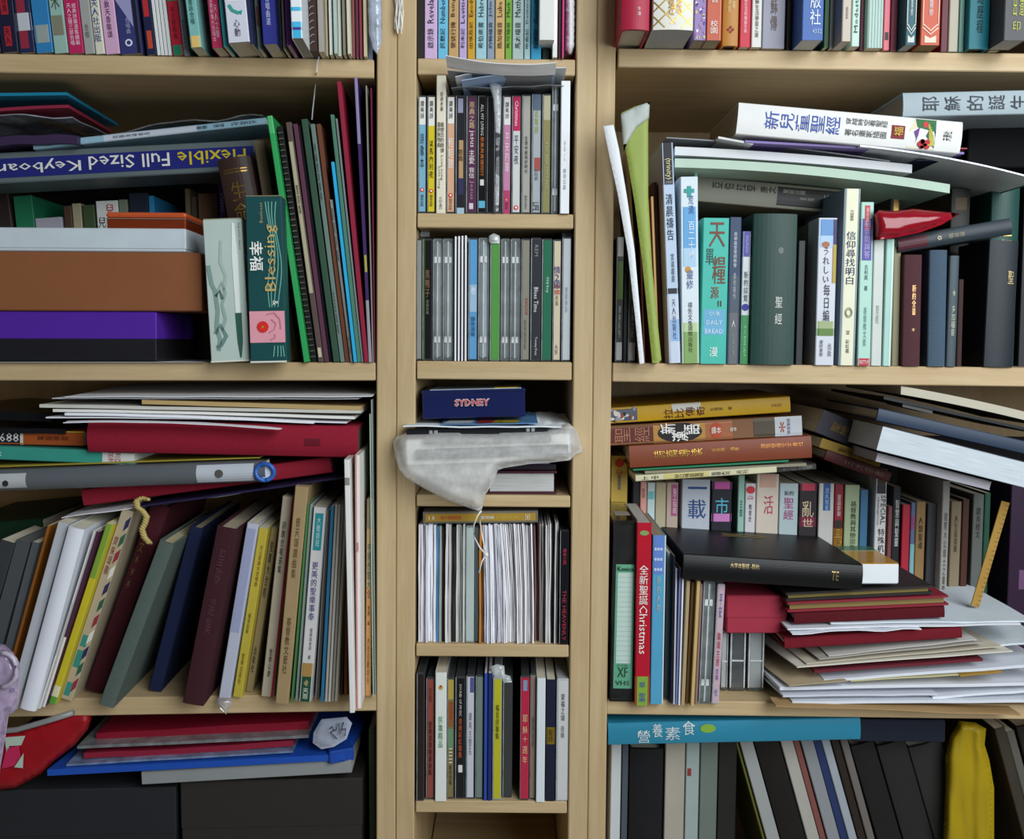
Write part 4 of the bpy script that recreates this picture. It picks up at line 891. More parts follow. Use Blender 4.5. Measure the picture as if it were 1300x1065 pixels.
b3(24, 46, 901, 97, 673, '#e3e6ee', 'glossy white bound songbook leaning forward', Y=-30, mk='gloss', d=160, bulge=.12, pages='#d8d4c0')
b3(47, 51, 899, 119, 674, '#d8d6d4', 'thin white score with a worn label leaning', Y=-24, st='k', name='booklet', bands=[(.3, .6, '#b8b6b4')])
b3(51.5, 57.5, 897, 123, 676, '#4a2840', 'plum paperback with a white foot leaning', Y=-20, bands=[(.0, .4, '#dcd8d2')])
b3(58.5, 71, 894, 138, 667, '#c9b92c', 'yellow paperback with a lime top leaning', Y=-14, bands=[(.7, 1., '#7fa03c'), (.04, .1, '#d9d4b0'), (.0, .04, '#5a9a3c')])
r = b3(73, 92, 890, 161, 650, '#b3a489', 'tan paperback with a harlequin edge and green chips', Y=-6, bands=[(.02, .09, '#3a8a7c', -.35, .15), (.17, .26, '#3a8a7c', -.35, .2), (.28, .34, '#3a8a7c', -.3, .2)], tx=[('齊來頌歌', 'v', .66, .86, .35, '#8c3a38', -.12)])
for i in range(11):
    z = .04 + i * .085; c = ['#8a2f3a', '#2d5a40', '#2c2a52', '#d8d2c4'][i % 4]
    poly(r[0], r[3], [(.16 * r[1], z * r[2]), (.48 * r[1], (z + .03) * r[2]), (.48 * r[1], (z + .085) * r[2]), (.16 * r[1], (z + .055) * r[2])], c, name='harlequin_patch')
b3(107, 132, 880, 204, 645, '#43161e', 'thick burgundy cloth hymnal with gold stars', Y=12, st='c', d=150, pages='#7d766c', tx=[('文＊＊＊', 'v', .55, .8, .26, '@b0904c', -.2)])
b3(124, 145, 897, 212, 692, '#56625c', 'grey green cloth hardback leaning in the middle', Y=-26, st='c', d=150, pages='#b8ab88')
b3(186, 205, 874, 249, 672, '#1c2444', 'navy cloth hardback leaning beside the grey green one', Y=14, st='c', d=150, pages='#a89c84')
b3(231, 259, 895, 289, 673, '#3d1d24', 'wine cloth hardback with faint stamped letters', Y=-24, st='c', d=150, pages='#b0a48c', tx=[('聖歌', 'v', .68, .88, .3, '#54323a'), ('選集', 'v', .4, .6, .3, '#54323a')])
b3(277, 292, 888, 321, 666, '#b9bccb', 'lavender white songbook in shrunken plastic wrap', Y=-8, mk='gloss', bands=[(.38, .97, '#9aa0bf')])
puffy(LU, [(276, 886), (292, 886), (296, 892), (290, 900), (287, 907), (280, 900), (275, 894)], -14, 4, Mclear('#cfc6c2', .45, .1), 'crumpled plastic wrap tail hanging off the shelf edge', 'plastic_wrap', 'wrap', step=3, R=6, wr=3, wf=.15)
b3(294, 307, 886, 334, 672, '#b8a63c', 'mustard yellow songbook with small red print', Y=-4, tx=[('天父恩典大合唱曲', 'v', .66, .9, .3, '#7a4a20', .15), ('福音出版', 'v', .38, .5, .3, '#5a4a20'), ('聖樂出版社', 'v', .08, .26, .3, '#7a4a20')])
b3(310, 321, 878, 348, 672, '#8c7c58', 'olive tan songbook with black characters', Y=10, tx=[('聖歌大合唱', 'v', .58, .92, .4, '#26201a'), ('出版社', 'v', .12, .28, .4, '#26201a')])
b3(331, 347, 886, 366.5, 632, '#bdb09a', 'cream songbook with a red edge stripe', Y=-4, bands=[(.0, 1., '#b02a34', .30, .48)], tx=[('詩歌合唱選集', 'v', .62, .88, .3, '#3a3028', -.1), ('聖樂公會', 'v', .1, .24, .25, '#4a4038', -.05)])
b3(349, 366, 895, 383, 619, '#a08862', 'frayed old tan songbook with a torn spine', Y=-22, st='p', mk='board', pages='#a8946e', tx=[('普天頌讚曲集', 'v', .58, .86, .35, '#6a5030'), ('基督教文藝社', 'v', .14, .4, .35, '#5a4428')])
b3(368.5, 371.2, 891, 391, 640, '#4a7a44', 'thin green score beside the frayed old songbook', Y=-20, st='k', name='booklet')
b3(371.5, 378.5, 892, 394, 641, '#8d9c98', 'slim grey blue songbook beside the white lettered one', Y=-14)
b3(379, 395, 894, 406, 645, '#cccac8', 'white songbook with a teal label and violet characters', Y=-18, bands=[(.78, .97, '#2a8a92', -.32, .36), (.0, .13, '#1f4a34'), (.13, .2, '#a5824a')], tx=[('更美的聖樂事奉', 'v', .42, .72, .5, '#4a3a80'), ('大衛詩班', 'v', .8, .95, .3, '#c4e0e0', .02), ('聖樂與崇拜 著', 'v', .22, .38, .22, '#4a4a50', .1), ('天恩', 'v', .015, .07, .45, '#d8d8c8'), ('@', 'h', .08, .115, .4, '#c8b888')])
b3(396, 405.5, 892, 416, 648, '#55524e', 'dark grey songbook with a light edge', Y=-12, bands=[(.0, 1., '#8a8884', -.5, -.3)])
b3(406.5, 411, 894, 422, 643, '#2d7398', 'thin blue score in the leaning row', Y=-18, st='k', name='booklet')
for i, (c, lab) in enumerate([('#b4b0a8', 'thin pale grey score next to the blue one'), ('#cbc6ba', 'thin ivory score next to the pale grey one'), ('#9c968c', 'thin stone score next to the ivory one'), ('#b8b0a0', 'thin sand score before the brown ones')]):
    b3(412 + i * 4.2, 415.6 + i * 4.2, 894, 427 + i * 4, 641, c, lab, Y=-18, st='k', name='booklet')
b3(430.5, 434, 889, 441, 650, '#5a4434', 'thin brown score in the leaning row', Y=-6, st='k', name='booklet')
b3(434.6, 442, 888, 440, 690, '#9a5a28', 'thin orange brown songbook near the upright white pair', Y=-4)
b3(443.5, 450.5, 909, 440, 584, '#e3e1dc', 'tall white score standing proud of the shelf', Y=-46, st='k', name='booklet', pages='#d8d4c8', d=160, bands=[(.9, .93, '#8a8a82')])
b3(451.5, 458.5, 903, 453, 578, '#e2ddd8', 'tall white score with a pink edge', Y=-36, st='k', name='booklet', bands=[(.0, 1., '#c98a86', -.5, -.1)], tx=[('詩', 'v', .62, .66, .5, '#a02a30')], d=160)
b3(459.5, 471, 888, 467.5, 634, '#b59a6c', 'dessert cookbook with an orange spine by the post', Y=-4, bands=[(.85, 1., '#8a8068'), (.0, .55, '#c08a54')], tx=[('中國西點大全', 'v', .5, .78, .55, '#2e5a5a'), ('食譜 編', 'v', .36, .46, .35, '#5a3a20'), ('大全吉慶印行', 'v', .06, .3, .4, '#5a3a20')], name='cookbook')
b3(472.5, 474.4, 890, 469, 526, '#b4cdb8', 'pale green card leaning against the post', Y=-8, st='k', name='card_folder', cat='folder', d=160)
b3(474.8, 477, 889, 471, 508, '#9aa09c', 'thin grey file touching the post on the low shelf', Y=-4, st='k', name='plastic_file', cat='file', d=160)
# gold tassel
b0 = LU.p(180, 680, -.012)
pts = [(187, 634), (180, 632), (173, 636), (174, 644), (181, 649), (186, 656), (184, 664), (180, 672), (183, 682), (190, 690)]
tr = root('bookmark_tassel', LU.M @ Matrix.Translation(b0), 'braided gold bookmark tassel hanging over the burgundy hymnal', 'tassel')
for k in range(3):
    q = []
    for i in range(len(pts) * 6 - 5):
        t = i / 6; a = int(t); f_ = t - a; b_ = min(a + 1, len(pts) - 1)
        x = pts[a][0] * (1 - f_) + pts[b_][0] * f_; y = pts[a][1] * (1 - f_) + pts[b_][1] * f_
        ph = i * .9 + k * 2.09
        q.append(LU.p(x + 2.6 * math.cos(ph), y + .6 * math.sin(ph), -.012 + .0018 * math.sin(ph)) - b0)
    V, Fc = tube(q, .0016, 5); mesh_obj('braid_strand', V, Fc, M('#b9a566', 'cloth'), tr, True)
# binders and folders lying over the leaning books
LY(LU, -70, 680, 54, 668, 22, '#12331f', 'dark green book lying at a slant beside the white binder', Y=70, d=150, st='h', top='r')
sheet(LU, (78, 657), (310, 624), 150, 1.0, M('#d4d3d8', 'paper'), 'white paper sheet sloping under the red book', Y=-8, name='paper_sheet', wob=2, seed=3)
sheet(LU, (170, 643), (437, 605), 190, 2.0, M('#272340', 'plast'), 'dark indigo folder sloping over the leaning books', Y=-10, name='folder', cat='folder', wob=.5)
LY(LU, 105, 632, 420, 590, 21, '#8a1c2e', 'crimson flat album lying under the clear ring file', Y=6, d=200, st='c', top='r', pages='#c9c2b4')
lf = LY(LU, -80, 613, 338, 598, 27, '#5d6266', 'grey clear plastic ring file with white label cards', Y=-14, d=18, st='g', top='r', mk='plast', bulge=.3, name='ring_file', cat='file', bands=[(.02, .275, '#b4b8ba', -.35, .35), (.79, .965, '#b9bfc6', -.42, .42)])
dot(lf[0], lf[3], .1 * lf[1], .215 * lf[2], .003, .003, '#2e2c2c', name='finger_hole'); dot(lf[0], lf[3], 0, .86 * lf[2], .0042, .0042, '#55504c', name='finger_hole')
n = 20; pr = []
for i in range(n + 1):
    a = 2 * math.pi * i / n
    pr.append((.40 * lf[1] * math.cos(a), -.006 + .001 * math.sin(a * 2), lf[2] * 1.0 + .009 * math.sin(a)))
V, Fc = tube(pr, .0024, 6); mesh_obj('blue_clip', V, Fc, M('#2f62b4', 'plast'), lf[0].parent, True)
poly(lf[0], lambda x: -.004, [(.36 * lf[1] * math.cos(2 * math.pi * i / 16), lf[2] + .0075 * math.sin(2 * math.pi * i / 16)) for i in range(16)], '#c9d4e4', name='label_core')
sheet(LU, (-80, 594), (330, 580), 200, 1.4, M('#9a8c34', 'cover'), 'thin yellow folder edge above the ring file', Y=-4, name='folder', cat='folder')
LY(LU, -80, 572, 171, 582, 17, '#3a9484', 'teal paperback with a white end lying above the yellow folder', Y=-2, d=150, st='p', top='r', pages='#d6d6d4', bands=[(.835, 1., '#cfcfca')], tx=[('加利', 'h', .865, .895, .8, '#a8323c'), ('利亞', 'h', .9, .93, .8, '#a8323c'), ('e', 'u', .3, .325, .5, '#b9d4cc')])
LY(LU, -90, 553, 107, 557, 19, '#a04e22', 'orange paperback numbered 1688 lying on the teal one', Y=8, d=130, st='p', top='l', bands=[(.41, 1., '#1d2230'), (.395, .415, '#c8c2b4'), (.0, 1., '#b9a52c', .42, .5)], tx=[('1688', 'd', .422, .575, .62, '#c9c6c0'), ('電腦學習', 'v', .1, .3, .3, '#5a2410')])
LY(LU, 113, 553.5, 455, 561, 41, '#8e1b2f', 'big red cloth ring binder lying across the row', Y=-8, d=220, st='c', top='r', bulge=.16, pages='#b9b2a6', name='ring_binder', cat='binder', bands=[(.80, .86, '#6a1424', -.1, .15)])
sheet(LU, (-80, 541), (82, 545), 180, 5, M('#16161a', 'plast'), 'black plastic folder lying under the loose papers', Y=4, name='folder', cat='folder', wob=1)
sheet(LU, (-80, 519), (66, 526), 180, 8, M('#101013', 'plast'), 'thick black portfolio on the black folder', Y=12, name='portfolio', cat='folder', wob=1)
for i, (A, Bq, Y, d, c, tk, lab, kw) in enumerate([
    ((80, 536), (354, 545), -32, 15, '#e6e6ec', .7, 'lowest white sheet drooping over the red binder', dict(bow=3, wob=.8)),
    ((58, 529), (440, 536), -12, 190, '#dcdce4', 1.4, 'white sheaf with a pointed corner near the bottom of the paper pile', dict(bow=1.5, wob=.6)),
    ((82, 524), (398, 535), -14, 180, '#eaeaf0', 2.5, 'thick white sheaf in the middle of the paper pile', dict(bow=1.5, wob=.6)),
    ((67, 519), (450, 529), -10, 185, '#e4e2dc', 2.8, 'ivory sheaf in the middle of the paper pile', dict(bow=1, wob=.6)),
    ((50, 513), (458, 521), -12, 190, '#c9c6bc', 3.2, 'grey ivory booklet sheaf sticking out furthest to the dark side', dict(wob=.6)),
    ((180, 507.5), (458, 516), -12, 170, '#b89c6a', 4.2, 'tan envelope inside the paper pile', dict(wob=.3)),
    ((66, 505), (455, 506), -11, 190, '#c8c8ce', .8, 'crumpled grey white sheet near the top of the paper pile', dict(wob=.6)),
    ((82, 503), (472, 503), -14, 200, '#d3d3d6', 1.0, 'top printed sheet of the paper pile below the shelf', dict(wob=1.2, rise=4))]):
    sheet(LU, A, Bq, d, tk, M(c, 'paper'), lab, Y=Y, name='paper_sheet', seed=1.3, **kw)

# ================================================================ L, bottom compartment
zs = LU.p(250, 1000, 0).z
carton(LU, -60, 228, 1003, 1300, 190, '#232428', 'tall black archive box under the cobalt binder', Y=10, sh='L4', name='archive_box', mk='board', lid=.2)
carton(LU, 234, 462, 1000, 1300, 190, '#2c2825', 'dark brown archive box under the grey board binder', Y=10, sh='L4', name='archive_box', mk='board', lid=.2)
LY(LU, 180, 988, 446, 973, 17, '#8d9090', 'grey board binder lying under the blue one', Y=2, d=210, st='p', top='r', pages='#a8a69e', name='ring_binder', cat='binder')
sheet(LU, (60, 977), (438, 957), 190, 6.5, M('#1f4fae', 'plast'), 'cobalt blue ring binder lying on the archive boxes', Y=-2, name='ring_binder', cat='binder', skew=26)
boxm_o = carton(LU, 418, 450, 952, 968, 60, '#1a4398', 'blue clip case at the corner of the cobalt binder', Y=0, name='clip_case', cat='case', mk='plast', yaw=rad(20))
sheet(LU, (84, 970), (372, 953), 170, 2, Mclear('#8fa6cc', .6, .15), 'cloudy plastic wallet on the cobalt binder', Y=2, name='plastic_wallet', cat='wallet', wob=.4, seed=4)
sheet(LU, (106, 956), (372, 940), 170, 6, M('#8d2338', 'plast'), 'lower dark red folder in a plastic wallet', Y=10, name='folder', cat='folder', wob=1, bow=-1)
sheet(LU, (98, 947), (392, 933), 170, 3, Mclear('#9a9c9e', .55, .15), 'grey clear wallet between the two red folders', Y=6, name='plastic_wallet', cat='wallet', wob=.4, seed=8)
sheet(LU, (122, 931), (392, 915), 180, 8.5, M('#86182c', 'plast'), 'upper dark red folder just below the shelf', Y=20, name='folder', cat='folder', wob=1, seed=3)
cc = puffy(LU, [(397, 943), (398, 930), (408, 913), (440, 910), (447, 918), (440, 938), (424, 948), (408, 951)], 0, 3, M('#9aa0b0', 'paper'), 'pale grey crumpled card with a scribble', 'crumpled_card', 'card', step=4, R=8, wr=2.5, wf=.05)
B(LU, 470, 478, 1290, 925, '#4a5a3a', 'dim green book by the post in the bottom compartment', Y=30, d=180, st='p', sh='L4')
b0 = LU.I @ cc.matrix_world.translation
for q in ([(419, 925), (422, 922), (424, 927), (420, 930), (424, 934), (428, 938)], [(426, 928), (430, 918), (432, 932), (436, 917)], [(434, 926), (439, 925), (438, 934)]):
    V, Fc = tube([LU.p(x, y, -.0055) - b0 for x, y in q], .0006, 5); mesh_obj('scribble', V, Fc, M('#26304a', 'print'), cc)
# red carrier bag and lilac bag near the frame edge
rb = puffy(LU, [(-60, 940), (-20, 932), (20, 927), (60, 915), (92, 904), (118, 906), (112, 925), (96, 945), (70, 965), (52, 982), (20, 1000), (-60, 1010)], 6, 7, M('#98101a', 'cover'), 'glossy red carrier bag with pale green and pink shapes', 'carrier_bag', 'bag', step=6, R=9, wr=1.5, wf=.03)
b0 = LU.I @ rb.matrix_world.translation
V, Fc = tube([LU.p(x, y, -.002) - b0 for x, y in ((-30, 934), (0, 928), (22, 926), (60, 915), (93, 904.5))], .003, 6); mesh_obj('grey_rim', V, Fc, M('#8a8c8a', 'plast'), rb, True)
for q, c in (([(6, 936), (32, 934), (27, 946), (12, 947), (8, 955)], '#b4c6b6'), ([(8, 950), (24, 946), (26, 960), (18, 972), (2, 976)], '#c22a58'), ([(18, 974), (30, 956), (29, 975)], '#b4c6b6')):
    b0 = LU.I @ rb.matrix_world.translation
    V = [LU.p(x, y, -.0035) - b0 for x, y in q]; mesh_obj('printed_shape', V, [tuple(range(len(V)))], M(c, 'gloss'), rb)
lb = puffy(LU, [(-40, 812), (6, 818), (17, 828), (24, 842), (25, 870), (22, 900), (11, 908), (7, 935), (2, 965), (-3, 1000), (-40, 1010)], -60, 16, Mclear('#c4aed0', .72, .15), 'lilac dotted plastic bag hanging at the shelf edge', 'plastic_bag', 'bag', step=5, R=14, wr=4, wf=.06)
b0 = LU.I @ lb.matrix_world.translation
for x, y in ((16, 876), (11, 900), (20, 858), (4, 930)):
    V = [LU.p(x + 3.2 * math.cos(a * .52), y + 3.4 * math.sin(a * .52), -.079) - b0 for a in range(12)]; mesh_obj('printed_dot', V, [tuple(range(12))], M('#9a86a8', 'print'), lb)
V, Fc = tube([LU.p(2 + 20 * math.cos(a), 850 + 22 * math.sin(a), -.079) - b0 for a in [-1.6 + i * .32 for i in range(11)]], .0024, 6); mesh_obj('rolled_rim', V, Fc, Mclear('#d8c9de', .7, .1), lb, True)
# ================================================================ wide bookcase on the bible side (R), top shelf
def t1(x0, x1, yb, col, lab, Y=0, lean=0, yt=-190, **k):
    k.setdefault('st', 'p'); k.setdefault('d', 145)
    return B(RU, x0, x1, yb, yt, col, lab, lean=lean, Y=Y, sh='R1', **k)
t1(787.5, 824.5, 40, '#a3213c', 'crimson round backed hardback overhanging the top shelf', Y=-48, st='h', d=150, bulge=.14, pages='#cfc8b6', tx=[('牛津', 'v', .075, .125, .12, '#e6c9c9', .12)])
r = t1(828, 880, 40, '#d9d6cc', 'thick white paperback with a gold lattice', Y=-50, d=130, pages='#b9bbbd', bulge=.06, tx=[('聖經', 'v', .08, .30, .14, '@8a6a34', -.05), ('串珠', 'v', .08, .30, .14, '@8a6a34', .14)])
for s in (1, -1):
    for i in range(-3, 12):
        z0 = .02 * r[2] + i * .0135
        q = [(-.48 * r[1], z0 if s > 0 else z0 + .036), (.48 * r[1], z0 + .036 if s > 0 else z0)]
        n = 7; q = [(q[0][0] + (q[1][0] - q[0][0]) * k / n, q[0][1] + (q[1][1] - q[0][1]) * k / n) for k in range(n + 1)]
        q = [p for p in q if .002 < p[1] < .16]
        if len(q) > 1: ribbon(r[0], r[3], q, .0013, '#a38a4a', name='lattice_line', off=.0003 + (.00005 if s > 0 else 0), mk='foil')
r = t1(880.5, 896, 50, '#8a76a8', 'violet paperback with an ochre mosaic pattern', Y=-24, pages='#a49c88')
for i in range(26):
    x = random.uniform(-.4, .4); z = random.uniform(.01, .3); dot(r[0], r[3], x * r[1], z * r[2], .0012, .0018, random.choice(['#c9b483', '#6a4f96', '#d8d0dc', '#a87aa0']), n=6)
t1(896.5, 915.5, 51, '#b9573f', 'brick orange paperback lettered in white', Y=-24, pages='#a49c88', tx=[('校園', 'v', .035, .105, .5, '#e8dcd2'), ('福音', 'v', .2, .27, .5, '#e8dcd2')], bands=[(.0, 1., '#cf7a5c', .38, .5)])
r = t1(916, 937, 58, '#b07a34', 'golden tan hardback with a red flower', Y=-8, st='h', bulge=.1, tx=[('讀經', 'v', .17, .25, .2, '#dcc18a', -.1), ('釋義', 'v', .19, .27, .2, '#dcc18a', .15)])
for a in range(4): dot(r[0], r[3], .0022 * math.cos(a * 1.571), .082 * r[2] + .0022 * math.sin(a * 1.571), .0013, .0013, '#8e2c22', name='petal')
t1(938.5, 952.5, 60, '#c22c40', 'red paperback with pale vertical print on the top shelf', Y=-6, tx=[('讀經生活與屬靈生命', 'v', .07, .27, .3, '#ecc9cc')])
t1(953.5, 966.5, 60.5, '#d3d1c9', 'white paperback with black vertical print on the top shelf', Y=-6, tx=[('向耶穌生活學習之道', 'v', .05, .3, .4, '#26242a')])
t1(967, 996, 62, '#8d8c9a', 'silver lilac paperback with faded characters', Y=-3, tx=[('耶穌傳', 'v', .09, .33, .3, '#6a5a58')])
t1(997.5, 1016.5, 62, '#2a2618', 'black olive paperback beside the blue one', Y=4, bands=[(.03, .3, '#5a4c24', .1, .4)])
t1(1017.5, 1045, 52, '#3d62a4', 'blue paperback with white publisher characters', Y=-28, pages='#cfcfcb', tx=[('出版社', 'v', .08, .34, .5, '#d9e2ee', .1), ('4352', 'h', .035, .06, .45, '#b4c4dc', .2)])
t1(1045.5, 1052, 60, '#1d4a24', 'dark green slim paperback beside the blue one', Y=-8)
t1(1052.5, 1058, 61, '#8a8a84', 'grey slim paperback beside the dark green one', Y=-4)
t1(1058.5, 1080, 55, '#c0b3a4', 'beige paperback with faint brush marks', Y=-26, pages='#c4c2bc', tx=[('靈', 'v', .12, .18, .25, '#8a7a6e')])
t1(1080.5, 1091, 60, '#b7d2c6', 'mint paperback lettered Modesta Garrison', Y=-12, tx=[('Modesta Garrison', 'u', .07, .48, .45, '#2c3a36')])
t1(1091.5, 1096.5, 63, '#5c2030', 'slim maroon paperback beside the mint one', Y=0)
r = t1(1097, 1120.5, 62, '#a9c2b8', 'pale mint ridged folder of thin leaflets', Y=-8, name='leaflet_folder', cat='folder')
for i in range(5): strip(r[0], r[3], r[1], (-.42 + i * .19) * r[1], (-.40 + i * .19) * r[1], 0, r[2], M('#7d948c', 'cover'), 'leaflet_edge', .0004)
t1(1121, 1129, 65, '#d9707c', 'pink slim paperback beside the ridged folder', Y=-2, bands=[(.05, .09, '#2a2428', -.3, .3)])
t1(1129.5, 1139, 65, '#6c2034', 'wine red paperback with fine diagonal lines', Y=0)
for x0, x1, c, tip, lab in ((1139.5, 1163, '#1c5560', '#c9cfc8', 'petrol teal paperback with white chevrons'), (1168, 1193, '#c2553a', '#e2cdb8', 'coral orange paperback with white chevrons')):
    r = t1(x0, x1, 56, c, lab, Y=-18, pages='#a9adad' if x0 < 1150 else '#8c7a58', tx=[('信仰與靈修', 'v', .15, .36, .22, '#cfd4d0')])
    w, h = r[1], r[2]
    for z in (.055, .075):
        ribbon(r[0], r[3], [(-.4 * w, (z + .035) * h), (0, z * h), (.4 * w, (z + .035) * h)], .0011, tip, name='chevron')
    for sx in (-.4, .4): ribbon(r[0], r[3], [(sx * w, .1 * h), (sx * w, .6 * h)], .0008, tip, name='border_line')
    poly(r[0], r[3], [(-.3 * w, .012 * h), (.3 * w, .012 * h), (.3 * w, .05 * h), (0, .035 * h), (-.3 * w, .05 * h)], tip, name='chevron_foot')
t1(1163.3, 1167.5, 65, '#22302c', 'thin dark gap filler booklet between the chevron pair', Y=4, st='k', name='booklet')
t1(1193.5, 1203, 66, '#5a1c28', 'dark red paperback after the coral one', Y=0)
t1(1203.5, 1216, 66, '#a8a290', 'stone paperback before the sage one', Y=0)
t1(1216.5, 1223.5, 66, '#5a8276', 'sage green slim paperback', Y=0)
t1(1226, 1255.5, 63, '#17707c', 'deep teal hardback with dark characters', Y=-8, st='h', tx=[('天路歷程', 'v', .08, .36, .3, '#0f4048')])
t1(1256, 1269.5, 64, '#7a7264', 'taupe paperback beside the charcoal one', Y=-4)
t1(1270.5, 1302, 53, '#4a4a4c', 'charcoal paperback with lime characters', Y=-34, pages='#b4b0aa', tx=[('活出', 'v', .13, .33, .2, '#b4b848', -.05), ('真道', 'v', .13, .33, .2, '#b4b848', .25), ('印', 'v', .05, .1, .35, '#b4b848', .05)])
t1(1303, 1330, 66, '#5c4a3c', 'brown paperback at the far end of the top row', Y=0)

# ================================================================ R, second shelf
CD(RU, 780.5, 790, 461, 300, '#4a4c48', 'disc with white ends and a green photo, next to the post', 'R2', Y=4, bands=[(.84, .99, '#c4c4c2'), (.02, .16, '#bababa'), (.5, .8, '#5f7a3e')], tx=[('讚美系列', 'v', .2, .45, .3, '#bcbcb8')], group='pair of discs by the post')
CD(RU, 796.5, 806.5, 461, 300, '#4a4c48', 'disc with white ends and an olive photo, behind the white card', 'R2', Y=4, bands=[(.84, .99, '#b4b4b2'), (.02, .16, '#b0b0b0'), (.5, .7, '#6c7a3a')], tx=[('音樂之夜', 'v', .2, .45, .3, '#bcbcb8')], group='pair of discs by the post')
B(RU, 790.5, 796, 461, 300, '#2b2b2b', 'black disc spacer between the two photo discs', Y=8, d=120, st='k', sh='R2', name='disc_sleeve', cat='sleeve')
def b4(x0, x1, yt, col, lab, Y=0, lean=0, st='p', d=130, **k):
    return B(RU, x0, x1, 461, yt, col, lab, lean=lean, Y=Y, d=d, st=st, sh='R2', **k)
puffy(RU, [(766, 160), (779, 158), (786, 190), (796, 250), (806, 320), (812, 390), (818, 461), (812, 462), (806, 400), (797, 320), (784, 245), (774, 200)], -40, 1.2, M('#dcdee0', 'paper'), 'tall white card leaning out past the post', 'card', 'card', step=3, R=4, wr=.1, wf=.02)
b4(816.5, 819.5, 212, '#8a4a3c', 'thin red brown card behind the tall white card', Y=-24, lean=-9, st='k', d=90, name='card', cat='card')
b4(813, 816, 190, '#a88a5e', 'thin tan envelope behind the tall white card', Y=-20, lean=-18, st='k', d=90, name='envelope', cat='envelope')
puffy(RU, [(789, 143), (806, 135), (824, 130), (823, 160), (823, 250), (828, 340), (836, 420), (840, 460), (828, 461), (822, 400), (815, 330), (806, 260), (796, 200), (790, 165)], -34, 1.6, M('#8c9c48', 'cover'), 'olive green magazine curling up beside the white card', 'magazine', 'magazine', step=3.5, R=6, wr=.4, wf=.02)
puffy(RU, [(788, 145), (806, 136), (825, 129), (824, 150), (808, 162), (798, 178), (792, 192)], -37, 2, M('#b4bab4', 'paper'), 'pale grey leaflet curling at the top of the olive magazine', 'leaflet', 'leaflet', step=4, R=6, wr=2, wf=.04)
b4(834, 837.5, 250, '#b58c58', 'tan kraft card between magazine and prayer book', Y=-14, lean=-8, st='k', d=110, name='card', cat='card')
b4(838, 844, 232, '#4a342a', 'brown slim hardback behind the prayer book', Y=22, lean=-10, st='h')
b4(846, 864.5, 182, '#b3c6da', 'tall pale blue prayer book with a black top lettered trinity', lean=-10, Y=-4, d=140, bands=[(.812, 1., '#1c1c1e'), (.317, .342, '#26282a'), (.0, .31, '#c3ccdc'), (.1, .2, '#8fb0d8', -.3, .5)],
   tx=[('(trinity)', 'd', .835, .93, .6, '#d9cf9a'), ('清晨禱告', 'v', .56, .77, .6, '#22304a'), ('宣道叢書', 'v', .37, .5, .3, '#4a5668', .1), ('天人出版社', 'v', .11, .29, .32, '#3a4a70', .05), ('禱告', 'd', .815, .828, .6, '#9a9a98')])
r = b4(865.5, 888, 225, '#d2dde4', 'white and blue devotional with a green foot and cross', lean=-2, Y=-6, d=140, bands=[(.62, .84, '#5f9fd0'), (.52, .62, '#a9c8de'), (.0, .17, '#7fa05c'), (.17, .22, '#b4c89c')],
   tx=[('荒漠', 'v', .8, .9, .3, '#4a6a9a', .1), ('百二十步', 'v', .56, .76, .35, '#e4edf4', .1), ('靈修', 'v', .40, .5, .4, '#5a6a9a'), ('禱告文集', 'v', .2, .33, .25, '#3a4450'), ('國際出版社', 'v', .06, .2, .25, '#2e3a20')])
ribbon(r[0], r[3], [(0, .89 * r[2]), (0, .95 * r[2])], .004, '#3f9c96', name='cross'); ribbon(r[0], r[3], [(-.005, .925 * r[2]), (.005, .925 * r[2])], .004, '#3f9c96', name='cross', off=.0007)
dot(r[0], r[3], -.1 * r[1], .505 * r[2], .003, .003, '#c8923c', name='butterfly')
b4(873, 881, 206, '#8db0a4', 'pale green card poking up behind the white and blue devotional', Y=40, st='k', d=60, name='card', cat='card')
r = b4(888.6, 921.8, 277, '#3fb3a2', 'turquoise paperback lettered OUR DAILY BREAD', Y=-3, d=140, bands=[(.20, .375, '#67a8c8', -.42, .42)],
   tx=[('天', 'v', .80, .97, .6, '#7a4a3c', .05), ('糧', 'v', .55, .74, .5, '#7a4a3c', .15), ('單', 'v', .68, .79, .3, '#3f5a55', -.22), ('源', 'v', .45, .53, .32, '#8a4a40'), ('II', 'h', .395, .435, .14, '#5a4a40', .2), ('OUR', 'h', .33, .36, .42, '#cfe4f0'), ('DAILY', 'h', .27, .3, .6, '#cfe4f0'), ('BREAD', 'h', .21, .24, .7, '#cfe4f0'), ('漫', 'v', .05, .115, .32, '#e4efec')])
r = b4(922.2, 937.5, 276, '#2b3f5c', 'navy to grey paperback beside the turquoise one', Y=0, bands=[(.0, .35, '#5e6266'), (.35, .6, '#44505e')], tx=[('高舉基督復興教會', 'v', .66, .9, .3, '#c4ccd4'), ('靈修著作', 'v', .44, .62, .25, '#a8b0b8'), ('人', 'v', .25, .3, .3, '#cfd4d8'), ('宣教文庫', 'v', .06, .2, .25, '#8a9094')])
r = b4(939, 950, 294, '#c2cacc', 'slim white paperback with violet head and green foot', Y=0, bands=[(.81, 1., '#4a4a98'), (.0, .37, '#2c8448')], tx=[('輕鬆讀聖經', 'v', .84, .97, .4, '#9a9ad0'), ('新約綜覽', 'v', .47, .7, .5, '#3a424a'), ('文宣社', 'v', .06, .3, .3, '#8fc49c')])
dot(r[0], r[3], 0, .43 * r[2], .0036, .0036, '#33388c', name='volume_dot')
b4(951.5, 1008, 272, '#1b3b34', 'thick dark green leather bible with silver characters', Y=-4, st='l', d=120, bulge=.07, mk='leather', pages='#9a7a60', tx=[('聖', 'v', .38, .45, .16, '#cfd4cc', .1), ('經', 'v', .27, .34, .16, '#cfd4cc', .1), ('⊕', 'h', .74, .775, .1, '#cfd4cc', .12)])
